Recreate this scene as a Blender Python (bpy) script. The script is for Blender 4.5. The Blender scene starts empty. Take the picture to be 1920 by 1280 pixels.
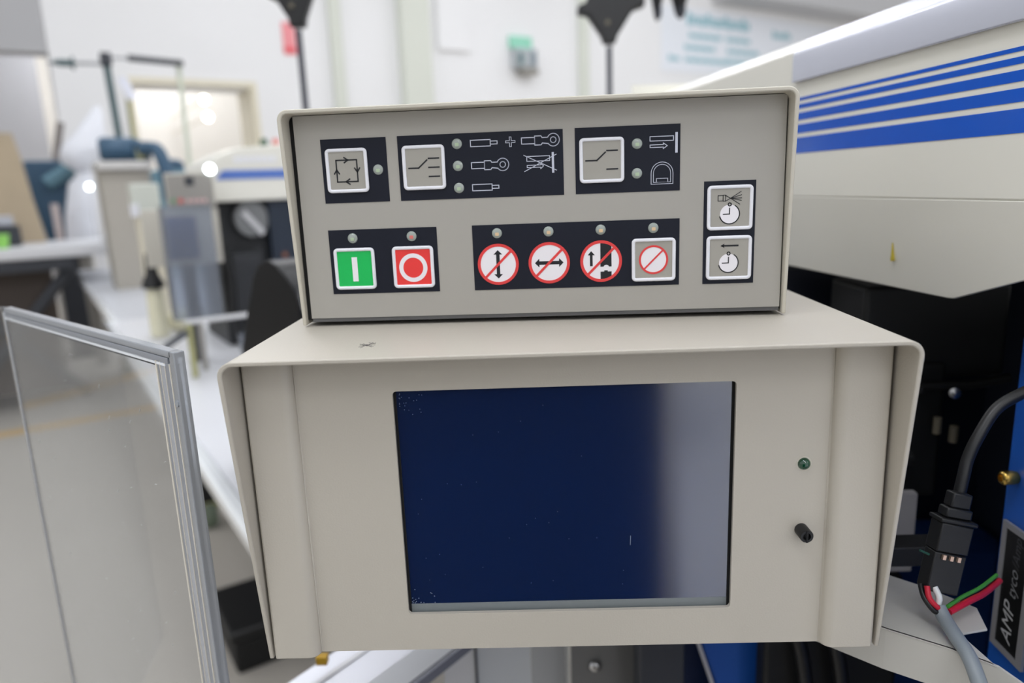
import bpy, math, random
from mathutils import Vector, Matrix
random.seed(7)
S = bpy.context.scene
COL = S.collection
rad = math.radians

# ------------------------------------------------------------------ camera, world, exposure
CAM = Vector((0.15424, -0.36449, 0.25778))
cd = bpy.data.cameras.new('camera'); cam = bpy.data.objects.new('camera', cd); COL.objects.link(cam)
_yaw, _pitch, _roll = rad(1.6462), rad(-12.2434), rad(2.2223)
_m = Matrix.Rotation(_yaw, 3, 'Z') @ Matrix.Rotation(_pitch, 3, 'X') @ Matrix.Rotation(_roll, 3, 'Y')
_r, _f, _u = _m.col[0], _m.col[1], _m.col[2]
cam.matrix_world = Matrix(((_r.x, _u.x, -_f.x, CAM.x), (_r.y, _u.y, -_f.y, CAM.y), (_r.z, _u.z, -_f.z, CAM.z), (0, 0, 0, 1)))
cd.sensor_width = 36.0; cd.lens = 1350.35 / 1920 * 36.0
cd.clip_start = 0.02; cd.clip_end = 100
cd.dof.use_dof = True; cd.dof.focus_distance = 0.396; cd.dof.aperture_fstop = 4.6
S.camera = cam

w = bpy.data.worlds.new('world'); S.world = w; w.use_nodes = True
w.node_tree.nodes['Background'].inputs[0].default_value = (0.97, 0.985, 1.0, 1)
w.node_tree.nodes['Background'].inputs[1].default_value = 0.78
S.view_settings.view_transform = 'Standard'; S.view_settings.look = 'None'
S.view_settings.gamma = 1; S.view_settings.use_curve_mapping = False
S.view_settings.exposure = 0.15
S.cycles.use_denoising = True
S.cycles.max_bounces = 12; S.cycles.transparent_max_bounces = 16; S.cycles.transmission_bounces = 10
S.cycles.sample_clamp_indirect = 4.0; S.cycles.caustics_refractive = False; S.cycles.caustics_reflective = False

# the hall is turned 34.8 degrees against the control boxes: a runs along its end wall, b towards that wall
TH = rad(34.8)
E1 = Vector((math.cos(TH), math.sin(TH), 0)); E2 = Vector((-math.sin(TH), math.cos(TH), 0))
RO = Vector((CAM.x, CAM.y, 0))
def room(a, b, z): return RO + E1 * a + E2 * b + Vector((0, 0, z))
FLOOR = -1.05; TABLE = -0.25; WALL = 8.5

# ------------------------------------------------------------------ materials
def lin(c):
    return tuple(((v / 255) / 12.92 if v / 255 <= 0.04045 else ((v / 255 + 0.055) / 1.055) ** 2.4) for v in c)
MATS = {}
def mat(name, rgb, rough=0.5, metal=0.0, spec=0.5, bump=0.0, bscale=300.0, var=0.0, vscale=8.0, emit=None, trans=0.0, ior=1.45, coat=0.0, haze=0.0, bdist=0.001):
    if name in MATS: return MATS[name]
    m = bpy.data.materials.new(name); m.use_nodes = True
    nt = m.node_tree; b = nt.nodes['Principled BSDF']; I = b.inputs
    c = lin(rgb)
    I['Base Color'].default_value = (*c, 1); I['Roughness'].default_value = rough; I['Metallic'].default_value = metal
    I['Specular IOR Level'].default_value = spec; I['IOR'].default_value = ior
    I['Transmission Weight'].default_value = trans; I['Coat Weight'].default_value = coat; I['Coat Roughness'].default_value = 0.08
    if emit: I['Emission Color'].default_value = (*lin(emit[0]), 1); I['Emission Strength'].default_value = emit[1]
    tc = nt.nodes.new('ShaderNodeTexCoord')
    if var > 0:
        n = nt.nodes.new('ShaderNodeTexNoise'); n.inputs['Scale'].default_value = vscale; n.inputs['Detail'].default_value = 4
        nt.links.new(tc.outputs['Object'], n.inputs['Vector'])
        mr = nt.nodes.new('ShaderNodeMapRange'); mr.inputs['To Min'].default_value = 1 - var; mr.inputs['To Max'].default_value = 1 + var
        nt.links.new(n.outputs['Fac'], mr.inputs['Value'])
        mx = nt.nodes.new('ShaderNodeVectorMath'); mx.operation = 'SCALE'; mx.inputs[0].default_value = c
        nt.links.new(mr.outputs['Result'], mx.inputs['Scale']); nt.links.new(mx.outputs['Vector'], I['Base Color'])
    if bump > 0:
        n2 = nt.nodes.new('ShaderNodeTexNoise'); n2.inputs['Scale'].default_value = bscale; n2.inputs['Detail'].default_value = 2
        nt.links.new(tc.outputs['Object'], n2.inputs['Vector'])
        bp = nt.nodes.new('ShaderNodeBump'); bp.inputs['Strength'].default_value = bump; bp.inputs['Distance'].default_value = bdist
        nt.links.new(n2.outputs['Fac'], bp.inputs['Height']); nt.links.new(bp.outputs['Normal'], I['Normal'])
    if haze > 0:
        df = nt.nodes.new('ShaderNodeBsdfDiffuse'); df.inputs['Color'].default_value = (0.75, 0.76, 0.78, 1)
        ms = nt.nodes.new('ShaderNodeMixShader'); ms.inputs[0].default_value = haze
        out = nt.nodes['Material Output']
        nt.links.new(b.outputs[0], ms.inputs[1]); nt.links.new(df.outputs[0], ms.inputs[2]); nt.links.new(ms.outputs[0], out.inputs['Surface'])
    MATS[name] = m; return m

BEIGE = mat('beige_powder_coat', (188, 182, 171), 0.42, bump=0.25, bscale=900, var=0.03, vscale=14, bdist=0.0004)
BEIGE2 = mat('beige_smooth_paint', (200, 195, 182), 0.38, bump=0.08, bscale=700, bdist=0.0003)
PANELG = mat('grey_foil', (164, 161, 154), 0.45, var=0.02, vscale=20)
DARKGAP = mat('dark_gap', (18, 18, 18), 0.8)
LABELK = mat('black_foil', (17, 21, 34), 0.5, spec=0.3, var=0.08, vscale=40)
WHITEK = mat('white_key_rim', (232, 233, 240), 0.35)
KEYG = mat('grey_key_foil', (160, 157, 149), 0.45)
GREENK = mat('green_key_foil', (10, 178, 84), 0.4)
REDK = mat('red_key_foil', (226, 58, 56), 0.4)
WHITEI = mat('white_print', (236, 233, 238), 0.45)
LINEW = mat('pale_outline_print', (196, 200, 214), 0.45)
BLACKI = mat('black_print', (22, 24, 30), 0.45)
REDI = mat('red_print', (214, 62, 62), 0.45)
LENS = mat('clear_lamp_lens', (150, 158, 152), 0.12, coat=0.6)
CHIPG = mat('greenish_chip', (170, 188, 160), 0.3)
CHIPO = mat('amber_chip', (214, 186, 150), 0.3)
CHIPR = mat('red_chip', (208, 112, 106), 0.3)
SCREEN = mat('dark_blue_display', (12, 31, 70), 0.1, spec=0.5, ior=2.3)
GREYB = mat('grey_display_bezel', (120, 126, 128), 0.5)
GREENL = mat('dark_green_lens', (4, 62, 40), 0.08, coat=1.0)
BLACKP = mat('black_plastic', (19, 20, 22), 0.42)
BLACKM = mat('black_matt', (10, 11, 13), 0.6)
BLACKS = mat('black_satin_sheet', (14, 15, 17), 0.5, spec=0.15)
PEN = mat('pen_ink', (70, 68, 70), 0.6)
ACRYL = mat('clear_acrylic', (240, 243, 246), 0.03, trans=1.0, ior=1.49, haze=0.05)
ACRYE = mat('acrylic_edge', (196, 204, 216), 0.12, trans=0.7, ior=1.49, haze=0.18)
ACRYD = mat('acrylic_edge_dark', (150, 160, 178), 0.15, trans=0.6, ior=1.49, haze=0.2)
ALU = mat('satin_aluminium', (216, 219, 232), 0.24, metal=0.5, bump=0.02, bscale=200)
BRUSH = mat('brushed_aluminium', (206, 207, 214), 0.38, metal=0.5)
HOODP = mat('pale_grey_hood_paint', (229, 227, 218), 0.3, bump=0.03, bscale=250, coat=0.15)
BLUES = mat('blue_stripe_foil', (8, 84, 194), 0.16, bump=0.12, bscale=420, bdist=0.0006)
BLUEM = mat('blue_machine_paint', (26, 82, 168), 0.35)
NAVY = mat('shade_dark_navy', (8, 16, 34), 0.6)  # near-black colour carries the shade under the hood
TRAYP = mat('pale_grey_paint', (190, 188, 182), 0.4)
CHROME = mat('steel', (190, 190, 192), 0.25, metal=1.0)
BRASS = mat('brass', (196, 164, 88), 0.25, metal=1.0)
REDW = mat('red_wire', (190, 30, 52), 0.4)
WHITEW = mat('white_wire', (220, 222, 222), 0.4)
GREENW = mat('green_wire', (70, 150, 60), 0.4)
GREYC = mat('grey_cable', (128, 136, 142), 0.42)
OILY = mat('yellow_oil', (190, 172, 60), 0.2)
WALLM = mat('white_wall_paint', (236, 236, 238), 0.8, var=0.015, vscale=1.2)
WALLG = mat('wall_grey', (190, 190, 193), 0.8)
GREENT = mat('pale_green_column_paint', (214, 217, 208), 0.7)
CREAM = mat('cream_frame_paint', (226, 219, 200), 0.6)
FLOORM = mat('grey_concrete', (190, 184, 175), 0.55, var=0.08, vscale=0.7)
YELLT = mat('yellow_floor_tape', (216, 176, 104), 0.6)
WTABLE = mat('white_laminate', (220, 221, 226), 0.35)
WEDGE = mat('white_glare_edge', (245, 248, 250), 0.08, coat=1.0)  # white stands in for lamp glare streaking along the edge
TEAL = mat('teal_stand_paint', (60, 84, 88), 0.5)
TEALB = mat('blue_grey_machine_paint', (50, 80, 104), 0.45)
TEALL = mat('light_teal_paint', (98, 134, 150), 0.45)
PALEG = mat('pale_green_tube', (206, 212, 196), 0.5)
YELLOW = mat('yellow_plastic', (204, 160, 40), 0.5)
OLIVE = mat('olive_yellow', (158, 156, 112), 0.5)
BAGW = mat('white_film_bag', (236, 238, 246), 0.35, bump=0.5, bscale=14, bdist=0.03)
TAN = mat('tan_cardboard', (182, 166, 142), 0.8, var=0.12, vscale=6)
LEGD = mat('dark_grey_steel', (52, 55, 62), 0.5)
LIME = mat('lime_plastic', (150, 214, 104), 0.5)
GREYP = mat('mid_grey_paint', (150, 147, 142), 0.5)
STRIPE2 = mat('faded_blue_stripe', (84, 116, 190), 0.4)
POSTERW = mat('banner_white', (232, 236, 244), 0.6)
POSTERT = mat('banner_teal_print', (136, 186, 198), 0.6)
PINK = mat('pink_red_sign', (236, 150, 156), 0.6)
MINT = mat('mint_label', (150, 214, 190), 0.6)
LAMPW = mat('lit_lamp', (255, 255, 250), 0.4, emit=((255, 252, 244), 9.0))
GLINTW = mat('glint_glow', (255, 255, 255), 0.4, emit=((238, 255, 255), 14.0))  # emission that imitates glints on the far machines
TUBE = mat('lit_ceiling_tube', (255, 255, 255), 0.4, emit=((248, 250, 255), 34.0))
SCREEN2 = mat('blue_grey_display', (70, 86, 128), 0.25)
GREENF = mat('caster_green', (104, 116, 100), 0.6)
CREAMB = mat('cream_bottle', (226, 222, 196), 0.4)

# ------------------------------------------------------------------ geometry helpers: each returns (verts, faces)
def merge(*gs):
    V, F = [], []
    for v, f in gs:
        o = len(V); V += list(v); F += [tuple(i + o for i in q) for q in f]
    return V, F
def box(x0, x1, y0, y1, z0, z1):
    V = [(x, y, z) for z in (z0, z1) for y in (y0, y1) for x in (x0, x1)]
    return V, [(0, 2, 3, 1), (4, 5, 7, 6), (0, 1, 5, 4), (2, 6, 7, 3), (0, 4, 6, 2), (1, 3, 7, 5)]
def prism(poly, t0, t1, plane='xz'):
    def mp(p, t):
        if plane == 'xz': return (p[0], t, p[1])
        if plane == 'yz': return (t, p[0], p[1])
        return (p[0], p[1], t)
    n = len(poly)
    V = [mp(p, t0) for p in poly] + [mp(p, t1) for p in poly]
    F = [tuple(range(n)), tuple(range(2 * n - 1, n - 1, -1))] + [(i, i + n, (i + 1) % n + n, (i + 1) % n) for i in range(n)]
    return V, F
def ngon(cx, cz, r, n=32, a0=0.0, a1=2 * math.pi):
    full = abs(a1 - a0 - 2 * math.pi) < 1e-6
    k = n if full else n + 1
    return [(cx + r * math.cos(a0 + (a1 - a0) * i / n), cz + r * math.sin(a0 + (a1 - a0) * i / n)) for i in range(k)]
def disc(cx, cz, r, y0, y1, n=36): return prism(ngon(cx, cz, r, n), y0, y1)
def band(outer, inner, t0, t1, plane='xz'):
    n = len(outer)
    a = prism(outer, t0, t1, plane)[0]; b = prism(inner, t0, t1, plane)[0]
    V = a + b; F = []
    for i in range(n):
        j = (i + 1) % n
        F += [(i, j, 2 * n + j, 2 * n + i), (n + i, 3 * n + i, 3 * n + j, n + j), (i, n + i, n + j, j), (2 * n + i, 2 * n + j, 3 * n + j, 3 * n + i)]
    return V, F
def ring(cx, cz, r0, r1, y0, y1, n=40): return band(ngon(cx, cz, r1, n), ngon(cx, cz, r0, n), y0, y1)
def rrect(x0, x1, z0, z1, r, k=5):
    P = []
    for cx, cz, a in ((x1 - r, z1 - r, 0), (x0 + r, z1 - r, 90), (x0 + r, z0 + r, 180), (x1 - r, z0 + r, 270)):
        P += [(cx + r * math.cos(rad(a + 90 * i / k)), cz + r * math.sin(rad(a + 90 * i / k))) for i in range(k + 1)]
    return P
def ribbon(pts, wd, y0, y1, closed=False):
    G = []; n = len(pts)
    for i in range(n if closed else n - 1):
        p, q = pts[i], pts[(i + 1) % n]
        dx, dz = q[0] - p[0], q[1] - p[1]; L = math.hypot(dx, dz)
        if L < 1e-9: continue
        dx, dz = dx / L, dz / L; h = wd / 2; ex, ez = dx * h * 0.9, dz * h * 0.9; nx, nz = -dz * h, dx * h
        poly = [(p[0] - ex + nx, p[1] - ez + nz), (p[0] - ex - nx, p[1] - ez - nz), (q[0] + ex - nx, q[1] + ez - nz), (q[0] + ex + nx, q[1] + ez + nz)]
        G.append(prism(poly, y0, y1))
    return merge(*G)
def tube(pts, r, n=10, smooth_pts=0):
    P = [Vector(p) for p in pts]
    if smooth_pts and len(P) > 2:
        Q = []
        for i in range(len(P) - 1):
            p0, p1, p2, p3 = P[max(i - 1, 0)], P[i], P[i + 1], P[min(i + 2, len(P) - 1)]
            for k in range(smooth_pts):
                t = k / smooth_pts
                Q.append(0.5 * ((2 * p1) + (p2 - p0) * t + (2 * p0 - 5 * p1 + 4 * p2 - p3) * t * t + (3 * p1 - p0 - 3 * p2 + p3) * t ** 3))
        P = Q + [P[-1]]
    rs = r if isinstance(r, (list, tuple)) else [r] * len(P)
    V, F = [], []; up = None
    for i, p in enumerate(P):
        d = (P[min(i + 1, len(P) - 1)] - P[max(i - 1, 0)]).normalized()
        if up is None: up = d.orthogonal().normalized()
        up = (up - d * up.dot(d)).normalized(); s = d.cross(up)
        ri = rs[min(i, len(rs) - 1)]
        for k in range(n):
            a = 2 * math.pi * k / n; V.append(tuple(p + (up * math.cos(a) + s * math.sin(a)) * ri))
    for i in range(len(P) - 1):
        for k in range(n):
            F.append((i * n + k, i * n + (k + 1) % n, (i + 1) * n + (k + 1) % n, (i + 1) * n + k))
    F += [tuple(range(n - 1, -1, -1)), tuple((len(P) - 1) * n + k for k in range(n))]
    return V, F
def lathe(prof, c, axis=(0, 0, 1), n=24):
    ax = Vector(axis).normalized(); u = ax.orthogonal().normalized(); v = ax.cross(u); c = Vector(c)
    V, F = [], []
    for r, h in prof:
        for k in range(n):
            a = 2 * math.pi * k / n; V.append(tuple(c + ax * h + (u * math.cos(a) + v * math.sin(a)) * max(r, 1e-5)))
    for i in range(len(prof) - 1):
        for k in range(n): F.append((i * n + k, i * n + (k + 1) % n, (i + 1) * n + (k + 1) % n, (i + 1) * n + k))
    F += [tuple(range(n - 1, -1, -1)), tuple((len(prof) - 1) * n + k for k in range(n))]
    return V, F
def dome(c, r, h, axis, n=20, k=6):
    return lathe([(r, -0.0002)] + [(r * math.cos(rad(90 * i / k)), h * math.sin(rad(90 * i / k))) for i in range(k + 1)], c, axis, n)
def moved(g, d): return [(v[0] + d[0], v[1] + d[1], v[2] + d[2]) for v in g[0]], g[1]
def xform(g, M): return [tuple(M @ Vector(v)) for v in g[0]], g[1]

def obj(name, g, m, parent=None, bevel=0.0, smooth=False, seg=2):
    me = bpy.data.meshes.new(name); me.from_pydata([tuple(v) for v in g[0]], [], g[1]); me.validate()
    import bmesh
    bm = bmesh.new(); bm.from_mesh(me); bmesh.ops.recalc_face_normals(bm, faces=bm.faces); bm.to_mesh(me); bm.free()
    me.materials.append(m)
    o = bpy.data.objects.new(name, me); COL.objects.link(o)
    if parent: o.parent = parent
    if bevel > 0:
        b = o.modifiers.new('bevel', 'BEVEL'); b.width = bevel; b.segments = seg; b.limit_method = 'ANGLE'; b.angle_limit = rad(35)
    if smooth or bevel > 0:
        for p in me.polygons: p.use_smooth = True
        if not smooth or bevel > 0:
            try: me.set_sharp_from_angle(angle=rad(38))
            except Exception: pass
    if smooth and not bevel:
        try: me.set_sharp_from_angle(angle=rad(50))
        except Exception: pass
    return o
def tag(o, label, cat, group=None):
    o['label'] = label; o['category'] = cat
    if group: o['group'] = group
    return o
def thing(name, label, cat, loc=(0, 0, 0), rz=0.0, group=None):
    o = bpy.data.objects.new(name, None); COL.objects.link(o); o.location = loc; o.rotation_euler = (0, 0, rz); o.empty_display_size = 0.02
    return tag(o, label, cat, group)
def rthing(name, label, cat, a, b, z, group=None, rz=0.0): return thing(name, label, cat, room(a, b, z), TH + rz, group)
def struct(name, g, m, parent=None):
    o = obj(name, g, m, parent)
    if parent is None:
        o.location = RO; o.rotation_euler = (0, 0, TH); o['kind'] = 'structure'
    return o

# ------------------------------------------------------------------ the hall
struct('floor', box(-14, 18, -9, 14, FLOOR - 0.1, FLOOR), FLOORM)
struct('trim_1', box(-6, 2.2, 4.94, 5.05, FLOOR, FLOOR + 0.002), YELLT)
WA0, WA1, WZ0, WZ1 = 1.07, 2.25, 0.28, 1.41            # opening in the end wall
struct('wall_back', merge(box(0.40, WA0, WALL, WALL + 0.55, FLOOR, 4.2), box(WA0, WA1, WALL, WALL + 0.55, FLOOR, WZ0),
                          box(WA0, WA1, WALL, WALL + 0.55, WZ1, 4.2), box(WA1, 16, WALL, WALL + 0.55, FLOOR, 4.2)), WALLM)
win = struct('window_1', band([(WA0 - 0.06, WZ0 - 0.06), (WA1 + 0.06, WZ0 - 0.06), (WA1 + 0.06, WZ1 + 0.06), (WA0 - 0.06, WZ1 + 0.06)],
                              [(WA0, WZ0), (WA1, WZ0), (WA1, WZ1), (WA0, WZ1)], WALL - 0.03, WALL), CREAM)
struct('reveal_panel', merge(box(WA1 - 0.012, WA1, WALL, WALL + 0.55, WZ0, WZ1), box(WA0, WA0 + 0.012, WALL, WALL + 0.55, WZ0, WZ1)), CREAM, win)
struct('wall_side', box(-8, 6, 12.0, 12.2, FLOOR, 4.2), mat('warm_white_paint', (248, 243, 234), 0.8))
struct('wall_left', box(-8, 0.38, 11.5, 11.7, FLOOR, 4.2), WALLG)  # grey colour stands in for the shadow on this wall
struct('trim_7', box(-8, 0.395, 8.5, 8.75, 1.655, 4.2), mat('dull_grey_paint', (178, 178, 181), 0.8))
struct('trim_2', box(3.20, 3.33, WALL - 0.08, WALL, FLOOR, 4.2), GREENT)
struct('trim_3', box(4.06, 4.44, WALL - 0.15, WALL, FLOOR, 4.2), GREENT)
struct('trim_4', box(6.86, 7.00, WALL - 0.08, WALL, FLOOR, 4.2), GREENT)
struct('trim_5', box(4.60, 5.05, WALL - 0.06, WALL, 1.95, 3.1), WALLM)
struct('trim_6', box(9.6, 16, WALL - 0.6, WALL, 2.98, 4.2), WALLG)

t = rthing('round_lamp', 'upper of two lit round lamps seen through the wall opening', 'lamp', 1.98, 9.6, 1.40, 'lamps beyond the opening')
obj('lit_dome', dome((0, 0, 0), 0.045, 0.03, (0, -1, 0)), LAMPW, t, smooth=True); obj('lamp_ring', ring(0, 0, 0.045, 0.055, -0.01, 0.02, 24), CREAM, t)
obj('lamp_stem', tube([(0, 0.02, 0), (0, 2.38, 0)], 0.012, 8), CREAM, t)
t = rthing('round_lamp', 'lower of two lit round lamps seen through the wall opening', 'lamp', 2.0, 9.6, 1.20, 'lamps beyond the opening')
obj('lit_dome', dome((0, 0, 0), 0.045, 0.03, (0, -1, 0)), LAMPW, t, smooth=True); obj('lamp_ring', ring(0, 0, 0.045, 0.055, -0.01, 0.02, 24), CREAM, t)
obj('lamp_stem', tube([(0, 0.02, 0), (0, 2.38, 0)], 0.012, 8), CREAM, t)

# banner, wall box, sign on the end wall
t = rthing('banner', 'white banner with pale teal lines of print on the far wall', 'banner', 8.5, WALL - 0.012, 1.9)
obj('banner_sheet', box(0, 4.4, 0, 0.01, 0, 0.95), POSTERW, t)
def words(x, z, h, ws, gap):
    G = []
    for wd in ws:
        n = max(2, int(wd / (h * 0.62)))
        for i in range(n):
            x0 = x + wd * i / n
            G.append(box(x0, x0 + wd / n * 0.72, -0.004, 0, z + (0 if i % 3 else -0.1 * h), z + h * (1.0 if i % 4 == 0 else 0.72)))
        x += wd + gap
    return merge(*G)
obj('heading_print', words(0.55, 0.72, 0.17, [1.5], 0.1), POSTERT, t)['kind'] = 'stuff'
obj('print_line', words(2.65, 0.66, 0.12, [0.5], 0.1), POSTERT, t)['kind'] = 'stuff'
for i, (x, z, ws) in enumerate([(0.6, 0.52, [0.75, 0.6]), (0.5, 0.34, [0.7]), (1.5, 0.34, [0.8]), (0.15, 0.16, [0.25, 1.0]), (1.5, 0.18, [0.7])]):
    for j, wd in enumerate(ws): obj('print_line', words(x + sum(ws[:j]) + 0.12 * j, z, 0.085, [wd], 0.12), POSTERT, t)['kind'] = 'stuff'
t = rthing('wall_box', 'small grey dispenser box with a mint label on the white wall', 'wall box', 5.68, WALL - 0.16, 1.70)
obj('body', box(0.02, 0.36, 0, 0.16, 0.08, 0.33), mat('grey_box_plastic', (176, 182, 186), 0.4), t, 0.02)
obj('window_frame', box(0.04, 0.12, -0.01, 0, 0.12, 0.27), mat('dark_teal_box', (84, 112, 116), 0.4), t, 0.005)
obj('window_frame', box(0.24, 0.33, -0.01, 0, 0.12, 0.29), mat('slate_box', (128, 140, 150), 0.4), t, 0.005)
obj('label', box(0.0, 0.34, 0.1, 0.16, 0.34, 0.49), MINT, t)
obj('drip_tray', box(0.10, 0.36, -0.03, 0.15, 0.0, 0.07), GREYP, t, 0.01)
t = rthing('wall_sign', 'narrow pink and red notice on the wall behind the left pole', 'sign', 2.66, WALL - 0.012, 1.78)
obj('sign_sheet', box(0, 0.14, 0, 0.01, 0, 0.34), PINK, t); obj('sign_band', box(0, 0.14, -0.003, 0, 0.02, 0.08), mat('red_band', (226, 96, 104), 0.6), t)

# ceiling lights above the work places, and some added as fill
def ceiling_light(a, b, label):
    t = rthing('ceiling_light', label, 'ceiling light', a, b, 3.1 if b > 5 and b < 9 else 2.3, 'ceiling tube lights')
    obj('housing', box(-0.16, 0.16, -0.75, 0.75, 0.05, 0.12), WALLM, t)
    for s in (-0.08, 0.08): obj('light_tube', tube([(s, -0.72, 0.02), (s, 0.72, 0.02)], 0.022, 10), TUBE, t)
for a, b, lb in [(-0.7, 0.1, 'twin tube ceiling light above the left of the display box'), (1.3, 0.1, 'twin tube ceiling light above the striped hood'), (0.3, 3.2, 'twin tube ceiling light above the far machine'),
                 (2.6, 3.2, 'twin tube ceiling light right of the white tables'), (0.9, 6.2, 'twin tube ceiling light above the far table end'), (3.6, 6.2, 'twin tube ceiling light before the green column'),  # row before the end wall holds extra fixtures added to brighten it
                 (6.0, 6.2, 'twin tube ceiling light before the wall box'), (9.0, 6.2, 'twin tube ceiling light before the banner'), (-0.9, -2.2, 'twin tube ceiling light behind the camera on the left'), (1.6, -2.2, 'twin tube ceiling light behind the camera on the right'),
                 (-1.2, -4.6, 'added twin tube fill light far behind the camera on the left'), (2.2, -4.6, 'added twin tube fill light far behind the camera on the right'),  # pair added to push fill light onto the box fronts
                 (1.9, 11.2, 'added twin tube light near the far wall beyond the opening'), (0.9, 10.6, 'added twin tube light in the room beyond the opening')]:  # last two added to brighten the room seen through the opening
    ceiling_light(a, b, lb)

# ------------------------------------------------------------------ display box (lower box)
def hood_shell(x0, x1, zb, zt, th, r, yf_top, yf_bot, yb):
    def prof(x0, x1, zt, r, k=8):
        P = [(x0, zb)]
        P += [(x0 + r + r * math.cos(rad(180 - 90 * i / k)), zt - r + r * math.sin(rad(180 - 90 * i / k))) for i in range(k + 1)]
        P += [(x1 - r + r * math.cos(rad(90 - 90 * i / k)), zt - r + r * math.sin(rad(90 - 90 * i / k))) for i in range(k + 1)]
        return P + [(x1, zb)]
    A = prof(x0, x1, zt, r); B = prof(x0 + th, x1 - th, zt - th, max(r - th, 0.001)); n = len(A)
    yf = lambda z: yf_top + (yf_bot - yf_top) * (zt - z) / (zt - zb)
    V = [(x, yf(z), z) for x, z in A] + [(x, yb, z) for x, z in A] + [(x, yf(z), z) for x, z in B] + [(x, yb, z) for x, z in B]
    F = []
    for i in range(n - 1):
        j = i + 1
        F += [(i, j, n + j, n + i), (2 * n + i, 3 * n + i, 3 * n + j, 2 * n + j), (i, 2 * n + i, 2 * n + j, j), (n + i, n + j, 3 * n + j, 3 * n + i)]
    F += [(0, n, 3 * n, 2 * n), (n - 1, 3 * n - 1, 4 * n - 1, 2 * n - 1)]
    return V, F
LT = 0.1786
D = thing('display_box', 'beige metal display box with a dark blue screen below the keypad box', 'display', (0, 0, -0.0003))
def DP(name, g, m, bevel=0.0, smooth=False, parent=None): return obj(name, moved(g, (0, 0, 0.0003)), m, parent or D, bevel, smooth)
DP('hood', hood_shell(-0.0009, 0.3412, -0.0003, LT, 0.0024, 0.0085, -0.0276, -0.0052, 0.27), BEIGE, 0.0006)
SX0, SX1, SZ0, SZ1 = 0.0794, 0.2600, 0.0225, 0.1537
o4 = [(0.024, 0.0), (0.316, 0.0), (0.316, 0.171), (0.024, 0.171)]
cut = rrect(SX0, SX1, SZ0, SZ1, 0.0022)
def plate_with_hole(x0, x1, z0, z1, hole, y0, y1):
    k = len(hole) // 4
    out = []
    for q, (cx, cz) in enumerate([(x1, z1), (x0, z1), (x0, z0), (x1, z0)]): out += [(cx, cz)] * k
    return band(out, hole, y0, y1)
DP('front_panel', plate_with_hole(0.02, 0.32, 0.0, 0.1757, cut, 0.0, 0.0022), BEIGE, 0.0)
def side_post(xa, xb, inner_right):
    r = 0.0058; yf = -0.0066
    if inner_right: P = [(xa, 0.004), (xa, yf + 0.001)] + [(xa + 0.001, yf)] + [(xb - r + r * math.sin(rad(90 * i / 6)), yf + r - r * math.cos(rad(90 * i / 6))) for i in range(7)] + [(xb, -0.0008), (xb + 0.0008, 0.0), (xb + 0.0008, 0.004)]
    else: P = [(xb, 0.004), (xb, yf + 0.001)] + [(xb - 0.001, yf)] + [(xa + r - r * math.sin(rad(90 * i / 6)), yf + r - r * math.cos(rad(90 * i / 6))) for i in range(7)] + [(xa, -0.0008), (xa - 0.0008, 0.0), (xa - 0.0008, 0.004)]
    return prism(P, 0.0003, 0.1757, 'xy')
DP('side_post', side_post(0.0027, 0.0279, True), BEIGE, 0.0008)
DP('side_post', side_post(0.3100, 0.3370, False), BEIGE, 0.0008)
DP('inner_chassis', merge(box(0.001, 0.339, 0.006, 0.262, 0.002, 0.006), box(0.0020, 0.0035, 0.006, 0.262, 0.003, 0.175), box(0.3362, 0.3380, 0.006, 0.262, 0.003, 0.175), box(0.0, 0.34, 0.258, 0.262, 0, 0.17)), DARKGAP)
scr = DP('screen', box(SX0 + 0.0012, SX1 - 0.0012, 0.0040, 0.0060, SZ0 + 0.0042, SZ1 - 0.0008), SCREEN)
DP('screen_surround', merge(box(SX0 - 0.004, SX0 + 0.0012, 0.0036, 0.007, SZ0 - 0.004, SZ1 + 0.004), box(SX1 - 0.0012, SX1 + 0.004, 0.0036, 0.007, SZ0 - 0.004, SZ1 + 0.004),
                          box(SX0 - 0.004, SX1 + 0.004, 0.0038, 0.007, SZ1 - 0.0008, SZ1 + 0.004)), DARKGAP)
DP('screen_bezel', box(SX0 - 0.003, SX1 + 0.003, 0.0039, 0.007, SZ0 - 0.003, SZ0 + 0.0042), GREYB)
led = DP('indicator_lamp', dome((0.2969, 0.0, 0.1069), 0.0034, 0.0028, (0, -1, 0)), GREENL, smooth=True)
DP('lamp_rim', ring(0.2969, 0.1069, 0.0034, 0.0041, -0.0002, 0.0006), BEIGE2, parent=led)
kn = DP('adjusting_knob', lathe([(0.0036, 0.0), (0.0036, 0.0082), (0.0033, 0.0088), (0.0021, 0.0088), (0.0018, 0.0070), (0.0002, 0.0070)], (0.2971, 0.0, 0.0689), (0, -1, 0), 24), BLACKP, smooth=True)
DP('knob_slot', box(0.2966, 0.2976, -0.0092, -0.0086, 0.0656, 0.0722), BLACKM, parent=kn)
DP('embossed_ring', ring(0.2690, 0.0090, 0.0019, 0.0022, -0.0001, 0.0005), BEIGE)
# pen scribble on the lid
scr_l = [((-6, 2), (7, 0)), ((-5, -2.5), (6, 3.5)), ((-4, 3), (5.5, -3.2)), ((-5.5, 0.5), (5, -1.2)), ((-3, -4), (3.5, 4.4)), ((-6.5, 2.6), (2, -1.8)), ((0, 4), (6, 2.6)), ((-2, 1.4), (6.8, -2.6))]
gs = []
for (p, q) in scr_l:
    gs.append(tube([(0.0673 + p[0] * 0.00067, 0.0024 + p[1] * 0.0015, LT + 0.00005), (0.0673 + q[0] * 0.00067, 0.0024 + q[1] * 0.0015, LT + 0.00005)], 0.00011, 4))
DP('pen_scribble', merge(*gs), PEN)
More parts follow.
